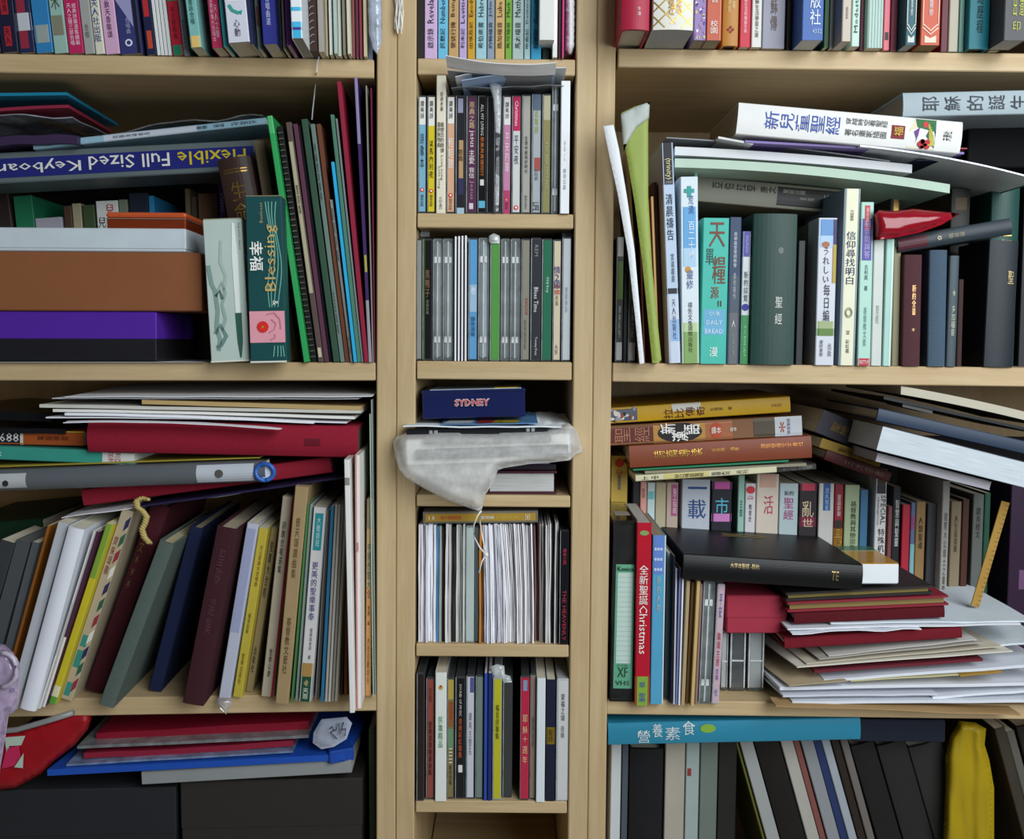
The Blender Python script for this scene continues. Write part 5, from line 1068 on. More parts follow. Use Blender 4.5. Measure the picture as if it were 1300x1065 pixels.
b4(1009.5, 1019, 306, '#1c1f20', 'black slim book beside the green leather bible', Y=10)
b4(1020, 1034, 285, '#6a6c60', 'grey khaki paperback behind the landscape one', Y=30, lean=6)
r = b4(1034.5, 1058.5, 277, '#c9ccd4', 'white paperback with a sky and meadow landscape', Y=-2, lean=5, bands=[(.88, .99, '#5f8ec2', -.5, .3), (.8, .88, '#a9c2dc', -.5, .3), (.24, .3, '#9aa878'), (.2, .25, '#5a7a3a'), (.82, .99, '#3a2c5c', .3, .5), (.56, .82, '#b0983c', .3, .5)],
   tx=[('うれしい', 'v', .56, .80, .34, '#3a3038', -.05), ('毎日編', 'v', .30, .55, .34, '#2c3448', .02), ('靈修書屋', 'v', .06, .17, .2, '#4a4a54', -.2), ('出版', 'v', .06, .15, .2, '#5a5a60', .25)])
dot(r[0], r[3], -.1 * r[1], .82 * r[2], .004, .003, '#a86a4c', name='bird')
b4(1064.5, 1085, 240, '#74879a', 'cream spined paperback with dark blue title and blue grey sides', Y=-2, lean=8, bands=[(.0, 1., '#dedcc0')], tx=[('信仰尋找明白', 'v', .46, .76, .6, '#27365c'), ('天道叢書', 'v', .82, .88, .25, '#6a6a5a'), ('宣 彩虹著', 'v', .07, .2, .25, '#3a3a34'), ('◎', 'h', .27, .33, .5, '#8a8a70')])
r = b4(1086, 1105, 257, '#a9d0c2', 'mint paperback with a violet block and red tags', Y=-4, lean=5, bands=[(.645, .9, '#5a4a9e'), (.0, .045, '#b8283c'), (.83, .98, '#c23a44', -.2, .2)], tx=[('福音問與答', 'v', .66, .89, .45, '#b4acd8'), ('巨著', 'v', .93, .99, .01, '#fff'), ('古利奧 著', 'v', .46, .62, .28, '#2a4a50'), ('基督教文藝', 'v', .12, .36, .25, '#5f8a82'), ('福音讀物', 'v', .85, .965, .2, '#f0d4d4'), ('BESTTOP', 'h', .012, .033, .7, '#f0d8d8')])
b4(1105.6, 1119, 305, '#c3c8c2', 'white grey slim paperback beside the mint one', Y=0, lean=4, tx=[('聖經', 'v', .34, .48, .3, '#9aa09a')])
b4(1120.5, 1131, 304, '#a3c9be', 'aqua slim paperback near the maroon testament', Y=0, lean=5, bands=[(.0, 1., '#c4ddd4', .2, .5)])
b4(1131.6, 1141.5, 313, '#7d7456', 'khaki slim book before the maroon testament', Y=6, lean=3)
b4(1142, 1168, 324, '#4e2f33', 'maroon cloth testament with gold characters', Y=0, lean=3, st='l', mk='cloth', d=100, bulge=.08, tx=[('新約全書', 'v', .46, .73, .22, '@b08c60', .05), ('＊', 'h', .31, .345, .16, '@b08c60', .05)])
b4(1177, 1200, 318, '#475868', 'plain slate blue cloth testament with blank spine', Y=0, lean=3, st='l', mk='cloth', d=100, bulge=.1)
b4(1200.6, 1213.5, 325, '#3c4a52', 'dark slate slim testament with silver script', Y=0, lean=5, st='l', mk='leather', d=90, bulge=.08, tx=[('多加福音', 'v', .28, .55, .4, '#c4bfa8'), ('❀', 'h', .64, .69, .3, '#c4bfa8')])
b4(1214.2, 1221, 355, '#43312f', 'short brown testament beside the slim slate one', Y=4, lean=3, st='c', d=90)
b4(1248, 1286, 306, '#161d26', 'large black leather bible with a gold character', Y=0, lean=8, st='l', d=62, bulge=.06, tx=[('聖', 'v', .66, .76, .2, '@a8946a', .25)])
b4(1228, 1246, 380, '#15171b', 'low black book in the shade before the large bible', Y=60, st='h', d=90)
b4(1292, 1345, 222, '#17161a', 'added dark book filling the shaded end past the large black bible', Y=66, st='h')  # added dark volume, hides pale back wood where the recess is in shade
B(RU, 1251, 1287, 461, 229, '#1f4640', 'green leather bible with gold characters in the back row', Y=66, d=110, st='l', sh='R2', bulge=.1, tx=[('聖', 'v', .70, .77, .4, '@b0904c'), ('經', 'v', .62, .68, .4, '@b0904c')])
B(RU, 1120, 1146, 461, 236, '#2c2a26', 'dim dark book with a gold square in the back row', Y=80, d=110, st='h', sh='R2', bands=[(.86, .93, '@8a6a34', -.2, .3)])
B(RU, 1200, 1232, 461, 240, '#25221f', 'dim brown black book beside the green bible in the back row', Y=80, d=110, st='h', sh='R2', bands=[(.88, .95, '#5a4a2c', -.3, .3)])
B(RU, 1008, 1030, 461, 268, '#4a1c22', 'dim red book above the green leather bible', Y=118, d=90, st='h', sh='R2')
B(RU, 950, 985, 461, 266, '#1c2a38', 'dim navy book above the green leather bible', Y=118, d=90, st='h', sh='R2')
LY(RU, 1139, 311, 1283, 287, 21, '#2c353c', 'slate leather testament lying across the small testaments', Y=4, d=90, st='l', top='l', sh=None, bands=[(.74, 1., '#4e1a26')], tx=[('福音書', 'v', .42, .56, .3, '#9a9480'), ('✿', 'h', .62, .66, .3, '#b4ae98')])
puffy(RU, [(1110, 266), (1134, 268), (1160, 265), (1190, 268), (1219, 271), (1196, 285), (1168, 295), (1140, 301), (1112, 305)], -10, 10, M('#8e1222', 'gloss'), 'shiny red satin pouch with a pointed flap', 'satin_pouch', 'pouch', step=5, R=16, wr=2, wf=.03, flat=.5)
carton(RU, 1130, 1420, 216, 440, 5, '#151517', 'added black board darkening the recess behind the bibles', Y=262, sh='R2', name='portfolio', cat='folder', mk='cloth')  # shade as an object: black board added over the bright back wood
# lying above the standing row
LY(RU, 857, 237, 1092, 258, 32, '#7b7a6c', 'thick dark grey book lying behind, lettered along its spine', Y=62, d=120, st='h', top='l', bands=[(.0, .45, '#262624')], tx=[('亞伯拉罕', 'v', .56, .80, .26, '#24221e', .2), ('聖經註釋', 'v', .30, .42, .16, '#a8a49a', .2), ('天道', 'v', .1, .2, .2, '#a8a49a', .1), ('書樓', 'v', .25, .33, .12, '#a8a49a', -.05), ('原文', 'v', .46, .54, .26, '#2a2824', .2)])
for A, Bq, d, tk, c, mk, Y, lab, kw in [
    ((857, 201), (1206, 234), 150, 9, '#b7cbb9', 'paper', 14, 'mint coloured page block drooping over the dark grey book', dict(bow=5)),
    ((857, 186), (1158, 209), 150, 8.5, '#d6d8da', 'paper', 12, 'white page block lying on the mint one', dict(bow=2)),
    ((846, 174), (1130, 204), 160, 1.2, '#7d8284', 'cover', 12, 'grey glossy magazine cover on the white page block', dict(bow=3))]:
    sheet(RU, A, Bq, d, tk, M(c, mk), lab, Y=Y, name='lying_booklet', cat='booklet', **kw)
sheet(RU, (1165, 203), (1312, 232), 130, 1.0, M('#262a44', 'gloss'), 'navy inside page of the curling magazine', Y=6, name='magazine_page', cat='magazine', bow=6)
sheet(RU, (1092, 184), (1320, 227), 150, 1.6, M('#e2e6ee', 'gloss'), 'white edged magazine curling down past the children bible', Y=-8, name='magazine', cat='magazine', bow=4)
sheet(RU, (912, 173), (956, 181), 100, 2.2, M('#c9c9c6', 'plast'), 'small white plastic case under the children bible', Y=0, name='plastic_case', cat='case')
sheet(RU, (946, 178), (1224, 193), 120, 2.2, M('#7d6aa8', 'cover'), 'thin violet booklet under the children bible', Y=-2, name='booklet', cat='booklet')
sheet(RU, (1150, 184), (1228, 188), 100, .8, M('#b03a44', 'cover'), 'red edged leaf on the thin violet booklet', Y=-5, name='leaf_sheet', cat='paper')
r = LY(RU, 936, 150, 1220, 175, 41, '#dcdbd8', 'thick white children bible with blue title and colourful picture', Y=-8, d=130, st='p', top='l', pages='#a89a86', bulge=.06, tx=[('新兒童聖經', 'v', .545, .88, .56, '#3f5aa8', .02), ('穿越時空看聖經', 'v', .335, .52, .22, '#4a4a4a', .2), ('著名畫家插圖', 'v', .335, .52, .22, '#4a4a4a', -.15), ('天景社', 'h', .045, .085, .3, '#26262a')])
w, h, f = r[1], r[2], r[3]
poly(r[0], f, [(-.22 * w, .255 * h), (.2 * w, .255 * h), (.2 * w, .315 * h), (-.22 * w, .315 * h)], '#7a2026', name='emblem')
lettering(r[0], '福', 'v', (-.14 * w, .14 * w, .265 * h, .305 * h), '#d8b44a', f, y=-.001)
poly(r[0], f, [(-.46 * w, .115 * h), (.47 * w, .115 * h), (.47 * w, .21 * h), (.1 * w, .235 * h), (-.46 * w, .24 * h)], '#d9cfae', name='picture_ground', off=.0003)
for q, c in (([(.1, .118), (.46, .118), (.46, .21), (.2, .2)], '#2f6a3c'), ([(-.42, .118), (.1, .118), (.35, .135), (-.05, .16)], '#3a5a4a'), ([(-.2, .20), (.05, .215), (.2, .19), (-.05, .195), (-.3, .205)], '#6a3a84')):
    poly(r[0], f, [(a * w, b_ * h) for a, b_ in q], c, name='picture_patch', off=.0006)
for i in range(9): dot(r[0], f, (-.38 + .07 * (i % 3)) * w, (.15 + .012 * (i // 3 * 1.0)) * h + .002 * (i % 2), .0026, .0026, '#b82430', name='berry', n=8, off=.0009)
for i in range(5): ribbon(r[0], f, [(-.35 * w, (.122 + .006 * i) * h), ((.0 + .08 * i) * w, (.13 + .005 * i) * h)], .0012, '#b9b44a', name='leaf_line', off=.001)
dot(r[0], f, .3 * w, .165 * h, .003, .003, '#c23a34', name='berry', n=8, off=.0009)
carton(RU, 1228, 1420, 151, 213, 60, '#0d0e11', 'added black box filling the dark gap under the nativity book', Y=60, name='file_box', mk='cloth')  # invented prop for the book above; its black stands in for the shaded gap
LY(RU, 1146, 133, 1420, 127, 31, '#98a6ac', 'silver blue nativity picture book lying on top', Y=2, d=140, st='h', top='l', pages='#a8a094', tx=[('耶', 'v', .835, .91, .6, '#3a4048'), ('穌', 'v', .735, .81, .6, '#3a4048'), ('的', 'v', .63, .705, .6, '#3a4048'), ('誕', 'v', .53, .605, .6, '#3a4048'), ('生', 'v', .43, .505, .6, '#3a4048')])

# ================================================================ R, third shelf: books lying against the post
ry = LY(RU, 772, 528, 1003, 513, 20.5, '#c49a1e', 'yellow hardback lying on top with brown title', Y=60, d=150, st='h', top='l', bands=[(.84, 1., '#5a5f6c'), (.49, .65, '#d2d0c6', .05, .5)], tx=[('拉', 'v', .645, .695, .6, '#5a1f16', -.1), ('比', 'v', .585, .635, .6, '#5a1f16', -.1), ('傳', 'v', .525, .575, .6, '#5a1f16', -.05), ('奇', 'v', .47, .515, .6, '#5a1f16', -.05), ('伍傳芳 編', 'v', .32, .44, .2, '#6a4a14'), ('正社', 'v', .05, .1, .2, '#6a4a14')])
for i in range(16):
    q = random.Random(i)
    dot(ry[0], ry[3], q.uniform(-.38, .38) * ry[1], q.uniform(.855, .985) * ry[2], q.uniform(.0014, .003), q.uniform(.0014, .004), q.choice(['#c9ccd4', '#8f98a8', '#a88a3c', '#33363e', '#9a4a34', '#d8d4c8']), name='picture_spot', n=7, off=.0006 + i * .00003)
r = LY(RU, 773, 553.5, 1018, 540, 25.5, '#7a5232', 'thick brown bible lying second with a black oval title', Y=58, d=150, st='p', top='l', bands=[(.77, 1., '#5e2a26'), (.50, .77, '#b0803c'), (.36, .50, '#a0603a'), (.14, .25, '#4e4436'), (.0, .14, '#b9bcc2')], tx=[('聖', 'v', .89, .97, .75, '#a06a52'), ('經', 'v', .79, .87, .75, '#a06a52')])
w, h, f = r[1], r[2], r[3]
poly(r[0], f, [(.48 * w * math.sin(a * .314), (.632 + .115 * math.cos(a * .314)) * h) for a in range(20)], '#231f20', name='title_oval', off=.0008)
for s, a, b_, cx in (('新', .655, .735, .22), ('漢', .59, .675, -.2), ('語', .53, .615, .12)): lettering(r[0], s, 'v', ((cx - .26) * w, (cx + .26) * w, a * h, b_ * h), '#e6e4de', f, y=-.0012, bold=.012)
dot(r[0], f, 0, .445 * h, .4 * w, .031 * h, '#b04a2c', name='title_disc', off=.0008)
lettering(r[0], '譯本', 'd', (-.17 * w, .17 * w, .42 * h, .47 * h), '#e6e4de', f, y=-.0012); lettering(r[0], '標準', 'd', (-.1 * w, .1 * w, .34 * h, .375 * h), '#d8d2c4', f, y=-.0012)
lettering(r[0], '*', 'h', (-.3 * w, .25 * w, .085 * h, .12 * h), '#b05a3a', f, y=-.0009); lettering(r[0], '漢語聖經', 'h', (-.4 * w, .4 * w, .062 * h, .078 * h), '#4a5a70', f, y=-.0009)
LY(RU, 799, 580, 1030, 567, 29, '#7e3f28', 'russet cloth psalm guide lying third with gold title', Y=56, d=150, st='h', top='l', bands=[], tx=[('詩篇導读', 'v', .60, .87, .34, '@c8a24a', .05), ('吳宣倫 編著', 'v', .40, .55, .16, '@a8803a', .1), ('國際聖經文字會社', 'v', .05, .28, .2, '@a06a38', .15)])
sheet(RU, (804, 595.5), (1001, 584), 140, 1.8, M('#1f7a54', 'cover'), 'thin green booklet under the russet psalm guide', Y=56, name='booklet', cat='booklet')
sheet(RU, (819, 598), (1024, 588), 140, 3, M('#8f8874', 'paper'), 'thin khaki page block under the green booklet', Y=56, name='booklet', cat='booklet')
LY(RU, 807, 607.5, 986, 596, 8, '#cfc9a8', 'slim cream magazine lying lowest in the left pile with framed print', Y=54, d=130, st='p', top='l', bands=[(.48, .80, '#c9bd7c')], tx=[('上 中', 'd', .84, .96, .6, '#3a342a'), ('研口福益聖經', 'v', .52, .72, .6, '#3a342a'), ('聖靈火花', 'v', .33, .46, .6, '#3a342a'), ('月刊', 'v', .2, .28, .6, '#5a543e')])
LY(RU, 988, 596, 1036, 592, 8, '#3c3a38', 'small dark grey booklet with pale frame print at the pile end', Y=70, d=120, st='p', top='l', tx=[('生命之聲', 'v', .1, .9, .6, '#8a8880')])
# back row
def b5(x0, x1, yt, col, lab, Y=112, lean=0, st='p', d=120, **k):
    return B(RU, x0, x1, yt, yt, col, lab, lean=0, Y=Y, d=d, st=st, sh='R3', **k)
def zf(y, yt): return 1 - (y - yt) / (842.0 - yt)      # height fraction of photo row y on a back-row spine
b5(770, 775.6, 585, '#1f3a44', 'narrow petrol book in the corner by the post', bands=[(zf(632, 585), zf(612, 585), '#c8b8a4')])
r = b5(776, 797.5, 579, '#cfae4c', 'yellow paperback with a red badge in the back row corner', tx=[('屬靈叢書', 'v', zf(622, 579), zf(603, 579), .22, '#4a5a8a'), ('大誡', 'v', zf(602, 579), zf(595, 579), .4, '#c0503c')])
dot(r[0], r[3], 0, zf(588, 579) * r[2], .005, .005, '#d0402c', name='badge')
b5(803.5, 812.5, 612, '#26262c', 'narrow black book beside the yellow badge paperback')
b5(813, 821.5, 612, '#d8a094', 'salmon pink paperback in the back row', tx=[('佳音', 'v', zf(632, 612), zf(620, 612), .5, '#5a2a24')])
b5(822, 832, 613, '#c4d8d6', 'white and aqua paperback in the back row', bands=[(zf(634, 613), zf(624, 613), '#6fb9bc')])
b5(832.5, 846, 613, '#b4a888', 'cream paperback with blank spine in the back row')
b5(846.5, 861.5, 613, '#b8a494', 'buff paperback with a magenta label', bands=[(zf(655, 613), zf(615, 613), '#a8567c', -.1, .5)], tx=[('聖工指南', 'v', zf(652, 613), zf(620, 613), .32, '#e8d4dc', .2)])
r = b5(866, 902, 609, '#b4bac4', 'silver paperback with large blue characters', tx=[('一', 'v', zf(621, 609), zf(618, 609), .66, '#2f4a80', .05), ('載', 'v', zf(658, 609), zf(634, 609), .64, '#2f4a80', .05)])
b5(904, 930, 612, '#1b1b26', 'black paperback with pink band and cyan cross character', bands=[(zf(621, 612), zf(612, 612), '#c0529a'), (zf(662, 612), zf(652, 612), '#c47ab8')], tx=[('市', 'v', zf(653, 612), zf(632, 612), .66, '#58b4cc')])
b5(937.5, 946, 604, '#8fb8a8', 'narrow sea green paperback in the back row', tx=[('主僕', 'v', zf(656, 604), zf(634, 604), .5, '#3a5a50')])
r = b5(946.5, 960, 614, '#cbc9cb', 'white paperback with a red badge in the back row', tx=[('大誡', 'v', zf(634, 614), zf(629, 614), .6, '#c06a6c'), ('教會史', 'v', zf(662, 614), zf(640, 614), .3, '#4a4a5a')])
dot(r[0], r[3], 0, zf(622, 614) * r[2], .005, .0045, '#c83440', name='badge')
b5(961, 989.5, 602, '#cdbfb0', 'tall beige paperback with a pink brush character', bands=[(zf(619, 602), zf(602, 602), '#c8a08c')], tx=[('活', 'v', zf(652, 602), zf(629, 602), .42, '#b85064', .05)])
b5(990, 1014, 614, '#aebfc2', 'ice blue new testament with magenta characters', tx=[('新約', 'h', zf(629, 614), zf(623, 614), .5, '#3c4a54'), ('聖', 'v', zf(645, 614), zf(632, 614), .52, '#a8407c'), ('經', 'v', zf(659, 614), zf(647, 614), .52, '#a8407c')])
b5(1015, 1038, 614, '#241c20', 'black paperback with rose head and cream bold character', bands=[(zf(623, 614), zf(614, 614), '#b83450'), (zf(668, 614), zf(656, 614), '#7a1c3c')], tx=[('亂', 'v', zf(656, 614), zf(636, 614), .66, '#d8c0a0'), ('世', 'v', zf(668, 614), zf(658, 614), .6, '#d8c0a0')])
b5(1040, 1059.5, 614, '#c9c6c0', 'white paperback with a rounded blue label', bands=[(zf(648, 614), zf(614, 614), '#2c5e98', -.22, .26)], tx=[('歷久常青', 'v', zf(648, 614), zf(620, 614), .26, '#a8c0da', .02)])
b5(1060, 1071.5, 615, '#8e1f2a', 'red paperback with black and gold lower half', bands=[(zf(670, 615), zf(660, 615), '#26261e'), (zf(700, 615), zf(670, 615), '#b8882c')], tx=[('聖誕節期', 'v', zf(655, 615), zf(628, 615), .4, '#e2cccc'), ('回家', 'v', zf(692, 615), zf(670, 615), .7, '#4a3410')])
b5(1073, 1092, 616, '#a4b48e', 'pale olive paperback on other religions with dark characters', tx=[('基督教與其他宗教', 'v', zf(698, 616), zf(636, 616), .4, '#2c3824', .1)])
b5(1092.6, 1103, 622, '#3f7094', 'plain blue paperback in the back row')
b5(1112.5, 1127, 596, '#d2d1cf', 'white paperback lettered SPECIAL in the back row', Y=104, bands=[(zf(616, 596), zf(596, 596), '#4a3a3a'), (zf(626, 596), zf(616, 596), '#35303c')], tx=[('SPECIAL', 'd', zf(664, 596), zf(628, 596), .42, '#2a2a2c', .2), ('ORGANIZATION', 'd', zf(664, 596), zf(630, 596), .16, '#2a2a2c', -.25), ('特殊机构', 'v', zf(708, 596), zf(669, 596), .6, '#1e1e20', .1)])
b5(1104, 1112, 600, '#b8b6ae', 'pale grey paperback behind the lettered white one', Y=122)
b5(1128, 1133.4, 643, '#7a4444', 'narrow dusty rose book beside the white lettered one')
b5(1134, 1144.5, 618, '#1c1d22', 'black paperback with white bold characters', tx=[('智慧與聖靈', 'v', zf(692, 618), zf(634, 618), .5, '#d4d4d2', .05)])
b5(1146, 1156.5, 641, '#b02438', 'scarlet paperback in the back row')
b5(1157, 1163, 638, '#5a6c8c', 'narrow multicoloured paperback beside the scarlet one', bands=[(zf(672, 638), zf(655, 638), '#8a4a7a'), (zf(730, 638), zf(690, 638), '#7fb4b8')])
b5(1163.6, 1176, 637, '#96774c', 'tan old book with handwritten style characters', tx=[('人類靈魂', 'v', zf(696, 637), zf(656, 637), .45, '#3a2a1a')])
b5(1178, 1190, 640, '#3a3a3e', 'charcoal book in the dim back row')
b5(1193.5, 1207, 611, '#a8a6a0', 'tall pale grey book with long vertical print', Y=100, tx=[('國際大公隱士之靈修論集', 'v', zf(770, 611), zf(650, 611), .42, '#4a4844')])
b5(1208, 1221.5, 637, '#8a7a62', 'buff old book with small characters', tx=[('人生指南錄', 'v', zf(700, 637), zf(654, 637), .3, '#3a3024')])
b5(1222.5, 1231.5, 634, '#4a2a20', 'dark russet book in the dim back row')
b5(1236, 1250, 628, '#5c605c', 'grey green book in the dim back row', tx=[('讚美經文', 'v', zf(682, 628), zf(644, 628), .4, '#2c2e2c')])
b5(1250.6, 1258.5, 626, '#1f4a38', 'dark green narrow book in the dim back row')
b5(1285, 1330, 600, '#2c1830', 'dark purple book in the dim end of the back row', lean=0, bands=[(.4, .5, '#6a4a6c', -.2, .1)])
P, Q = RU.p(1238, 770, .03), RU.p(1277, 637, .03)
ang = math.atan2(Q.x - P.x, Q.z - P.z); hh = math.hypot(Q.x - P.x, Q.z - P.z)
ru = root('ruler', RU.M @ Matrix.Translation(P) @ Matrix.Rotation(ang, 4, 'Y'), 'yellow wooden ruler leaning on the back row', 'ruler')
boxm('blade', -.0045, .0045, 0, .0016, 0, hh, M('#a5803a', 'board'), ru, .0003)
for i in range(int(hh / .005)): boxm('tick_mark', .0015 if i % 2 else .0, .0042, -.0002, .0, i * .005 + .002, i * .005 + .0024, M('#4a3414', 'print'), ru)
# pile sloping down at the far end
LY(RU, 1040, 534, 1120, 566, 34, '#33313a', 'dim dark spine with gold print in the sloping pile', Y=70, d=140, st='p', top='l', tx=[('聖地', 'v', .55, .8, .4, '#8a6a2c'), ('之旅', 'v', .1, .3, .3, '#3a6a70')])
LY(RU, 1042, 562, 1118, 588, 14, '#97792c', 'dim yellow spine under the gold printed one in the sloping pile', Y=66, d=140, st='p', top='l', tx=[('聖經人物', 'v', .1, .7, .4, '#3a2c0c')])
LY(RU, 1048, 577, 1130, 606, 15, '#4e1f1c', 'dim brick red spine lowest in the sloping pile', Y=64, d=140, st='h', top='l', tx=[('三大宗教', 'v', .1, .7, .4, '#8a6a60')])
sheet(RU, (1144, 490), (1345, 534), 150, 8.5, M('#bdb6a4', 'paper'), 'cream page block on top of the sloping pile', Y=6, name='lying_booklet', cat='booklet', bow=2)
sheet(RU, (1122, 503), (1345, 552), 150, 3, M('#17181c', 'cover'), 'thin black folder under the cream page block', Y=10, name='folder', cat='folder')
sheet(RU, (1146, 512), (1184, 521), 40, 3.5, M('#4c4a48', 'cover'), 'small grey booklet tucked in the sloping pile', Y=12, name='booklet', cat='booklet')
LY(RU, 1114, 526, 1345, 578, 17, '#2f3c50', 'dark blue hardback with grey cloth back in the sloping pile', Y=-2, d=150, st='h', top='l')
LY(RU, 1117, 556, 1345, 614, 34, '#1c2028', 'black covered book showing its thick white page edges', Y=-8, d=140, st='p', top='l', fore=True, pages='#ccd4da')
LY(RU, 1113, 580, 1258, 617, 12, '#a9a6ac', 'white leaflet block curling under the thick white pages', Y=4, d=120, st='p', top='l', fore=True, pages='#b9b7be')

carton(RU, 1030, 1420, 560, 800, 5, '#19181a', 'added black board darkening the recess behind the sloping pile', Y=262, sh='R3', name='portfolio', cat='folder', mk='cloth')  # added black board in place of shade at the back of this compartment
# front row
vr, w, h = None, None, None
P = RU.p(789.5, 889, -.004); T = RU.p(791, 661, -.004); P.z = RU.z['R3'] + .0004
h = T.z - P.z; w = 32.5 * mmpx
vr = root('video_cassette', RU.M @ Matrix.Translation(P) @ Matrix.Rotation(rad(.4), 4, 'Y'), 'black video cassette with a mint label in a clear case', 'video tape')
boxm('case', -w / 2, w / 2, 0, .108, 0, h, Mclear('#b4b4b0', .03, .1), vr, .001)
boxm('cassette', -w / 2 + .0015, w / 2 - .0015, .001, .104, .002, h - .004, M('#0b0b0c', 'plast'), vr, .001)
ml = boxm('mint_label', -.36 * w, .38 * w, .0002, .0011, .075 * h, .76 * h, M('#7cc4a2', 'print'), vr)
boxm('writing_field', -.28 * w, .30 * w, -.0001, .0006, .215 * h, .715 * h, M('#b9cec4', 'print'), ml)
for i in range(18): boxm('ruled_line', -.28 * w, .30 * w, -.0003, .0, (.23 + i * .027) * h, (.23 + i * .027) * h + .0003, M('#8fb0a2', 'print'), ml)
lettering(ml, 'Konica', 'h', (-.3 * w, .34 * w, .725 * h, .75 * h), '#16241e', y=-.0006, bold=.01)
lettering(ml, 'XF', 'h', (-.2 * w, .2 * w, .14 * h, .195 * h), '#2c4a40', y=-.0006)
lettering(ml, 'VHS', 'h', (-.28 * w, .28 * w, .095 * h, .12 * h), '#26463a', y=-.0006)
lettering(ml, 'SUPER', 'h', (-.22 * w, .22 * w, .2 * h, .21 * h), '#3a6a56', y=-.0006)
boxm('end_logo', -.3 * w, .3 * w, .03, .05, h, h + .0003, M('#8a8680', 'print'), vr)
def b6(x0, x1, yt, col, lab, Y=-4, lean=0, st='p', d=110, yb=891, **k):
    return B(RU, x0, x1, yb, yt, col, lab, lean=lean, Y=Y, d=d, st=st, sh='R3', **k)
r = b6(805.8, 824.5, 664, '#b51e30', 'red music slipcase lettered Christmas with a green foot', Y=-12, lean=3, d=110, mk='gloss', pages='#b4b2ac', bands=[(.0, .16, '#7ca53c')], tx=[('全新聖誕', 'v', .555, .77, .62, '#eae2dc'), ('Christmas', 'd', .285, .55, .55, '#eae2dc'), ('耶', 'v', .1, .13, .4, '#4a5a9a'), ('聖樂', 'v', .02, .07, .45, '#4a5a9a')], name='music_slipcase', cat='slipcase')
dot(r[0], r[3], 0, .945 * r[2], r[1] * .32, .0026, '#7d9a58', name='green_oval')
r = b6(825, 842, 680, '#4f9cc0', 'sky blue paperback with a star pattern head', Y=-8, lean=4, d=125, pages='#9a8f78', bands=[(.77, 1., '#5f7fc4', -.5, .34), (.0, 1., '#c9d6da', .40, .5)], tx=[('新約人物', 'v', .55, .76, .3, '#a8b8b4')])
for i in range(9): dot(r[0], r[3], (-.3 + .22 * (i % 3)) * r[1], (.8 + .06 * (i // 3)) * r[2], .0015, .0018, '#b4c4e4', n=6)
b6(843, 848.5, 702, '#8d8a84', 'thin dusty grey folder beside the sky blue paperback', Y=10, lean=4, st='k', d=120, name='folder', cat='folder')
b6(849.5, 853.5, 706, '#2a2230', 'thin black plum plastic sleeve in the front row', lean=0, st='k', name='plastic_sleeve', cat='sleeve', Y=-6)
b6(854, 857, 722, '#b9bcc4', 'thin grey white leaflet in a plastic sleeve, front row', lean=3, st='k', name='leaflet', cat='leaflet', Y=-8)
b6(857.5, 860.5, 722, '#7d84b4', 'thin lavender leaflet in the front row', lean=5, st='k', name='leaflet', cat='leaflet', Y=-8)
b6(861, 863.6, 730, '#dcdee6', 'thin white leaflet with a curled foot in the front row', lean=5, st='k', name='leaflet', cat='leaflet', Y=-10)
b6(864.5, 869.5, 738, '#a89470', 'manila envelope standing in the front row', lean=7, st='k', name='envelope', cat='envelope', Y=-10)
b6(870, 875, 740, '#6a4c2a', 'brown card folder between two manila envelopes', lean=8, st='k', name='card_folder', cat='folder', Y=-6)
b6(875.6, 881.5, 738, '#c0a66c', 'golden manila envelope next to the clear discs', lean=8, st='k', name='envelope', cat='envelope', Y=-12)
b6(882, 885.5, 742, '#8a6c68', 'thin dusty pink card next to the clear discs', lean=7, st='k', name='card', cat='card', Y=-8)
CD(RU, 886.5, 902, 891, 738, None, 'clear disc case with a grey booklet in the front row', 'R3', Y=-6, lean=7, clear=True, case='#4a4c50')
CD(RU, 903, 913, 891, 742, '#c4a9b4', 'clear disc case with violet and red title card', 'R3', Y=-6, lean=8, case='#b4b6ba', tx=[('平安', 'v', .72, .92, .4, '#5a4aa0'), ('歌頌主恩', 'v', .32, .6, .5, '#a82c3c'), ('音樂', 'v', .2, .3, .4, '#7a4a9a'), ('社', 'v', .07, .13, .4, '#3a6ab0')])
# cassettes with the red box on them
def cassette(x0, x1, yt, lab, core, Y=28, lean=1):
    P = RU.p((x0 + x1) / 2, 880, Y / 1000.); T = RU.p((x0 + x1) / 2 + lean, yt, Y / 1000.); P.z = RU.z['R3'] + .0006
    w = (x1 - x0) * mmpx * (.9 + Y / 1000.) / .9 - .0008; h = T.z - P.z
    r = root('audio_cassette', RU.M @ Matrix.Translation(P), lab, 'cassette')
    boxm('case', -w / 2, w / 2, 0, .068, 0, h, Mclear('#c9ced0', .12, .08), r, .0015, 2)
    boxm('inlay', -w * .36, w * .36, .0015, .062, .003, h - .004, M(core, 'plast'), r, .0008)
    boxm('hinge_line', -w * .42, w * .42, -.0006, .0004, h * .48, h * .5, Mclear('#eef2f2', .6, .08), r)
    boxm('rim_line', -w * .46, -w * .38, -.0006, .0004, .004, h - .004, Mclear('#eef2f2', .6, .08), r)
    boxm('rim_line', w * .38, w * .46, -.0006, .0004, .004, h - .004, Mclear('#eef2f2', .6, .08), r)
    return r, h
cassette(914.5, 923.5, 800, 'thin clear cassette case with white card beside the title disc', '#c9c9c6')
_, hc = cassette(924.5, 946.5, 798, 'clear cassette case with a dark core under the red box', '#2c2e32')
cassette(947.5, 970, 798, 'clear cassette case with a white core under the red box', '#b4b6b4')
zc = RU.z['R3'] + .0006 + hc + .0006
rb, w, h = carton(RU, 922, 1000, 748, 796, 90, '#9e2c40', 'muted red cardboard box lying on the cassettes', Y=10, sh=zc, name='cardboard_box', lid=.6, mk='board', tilt=rad(-.6))
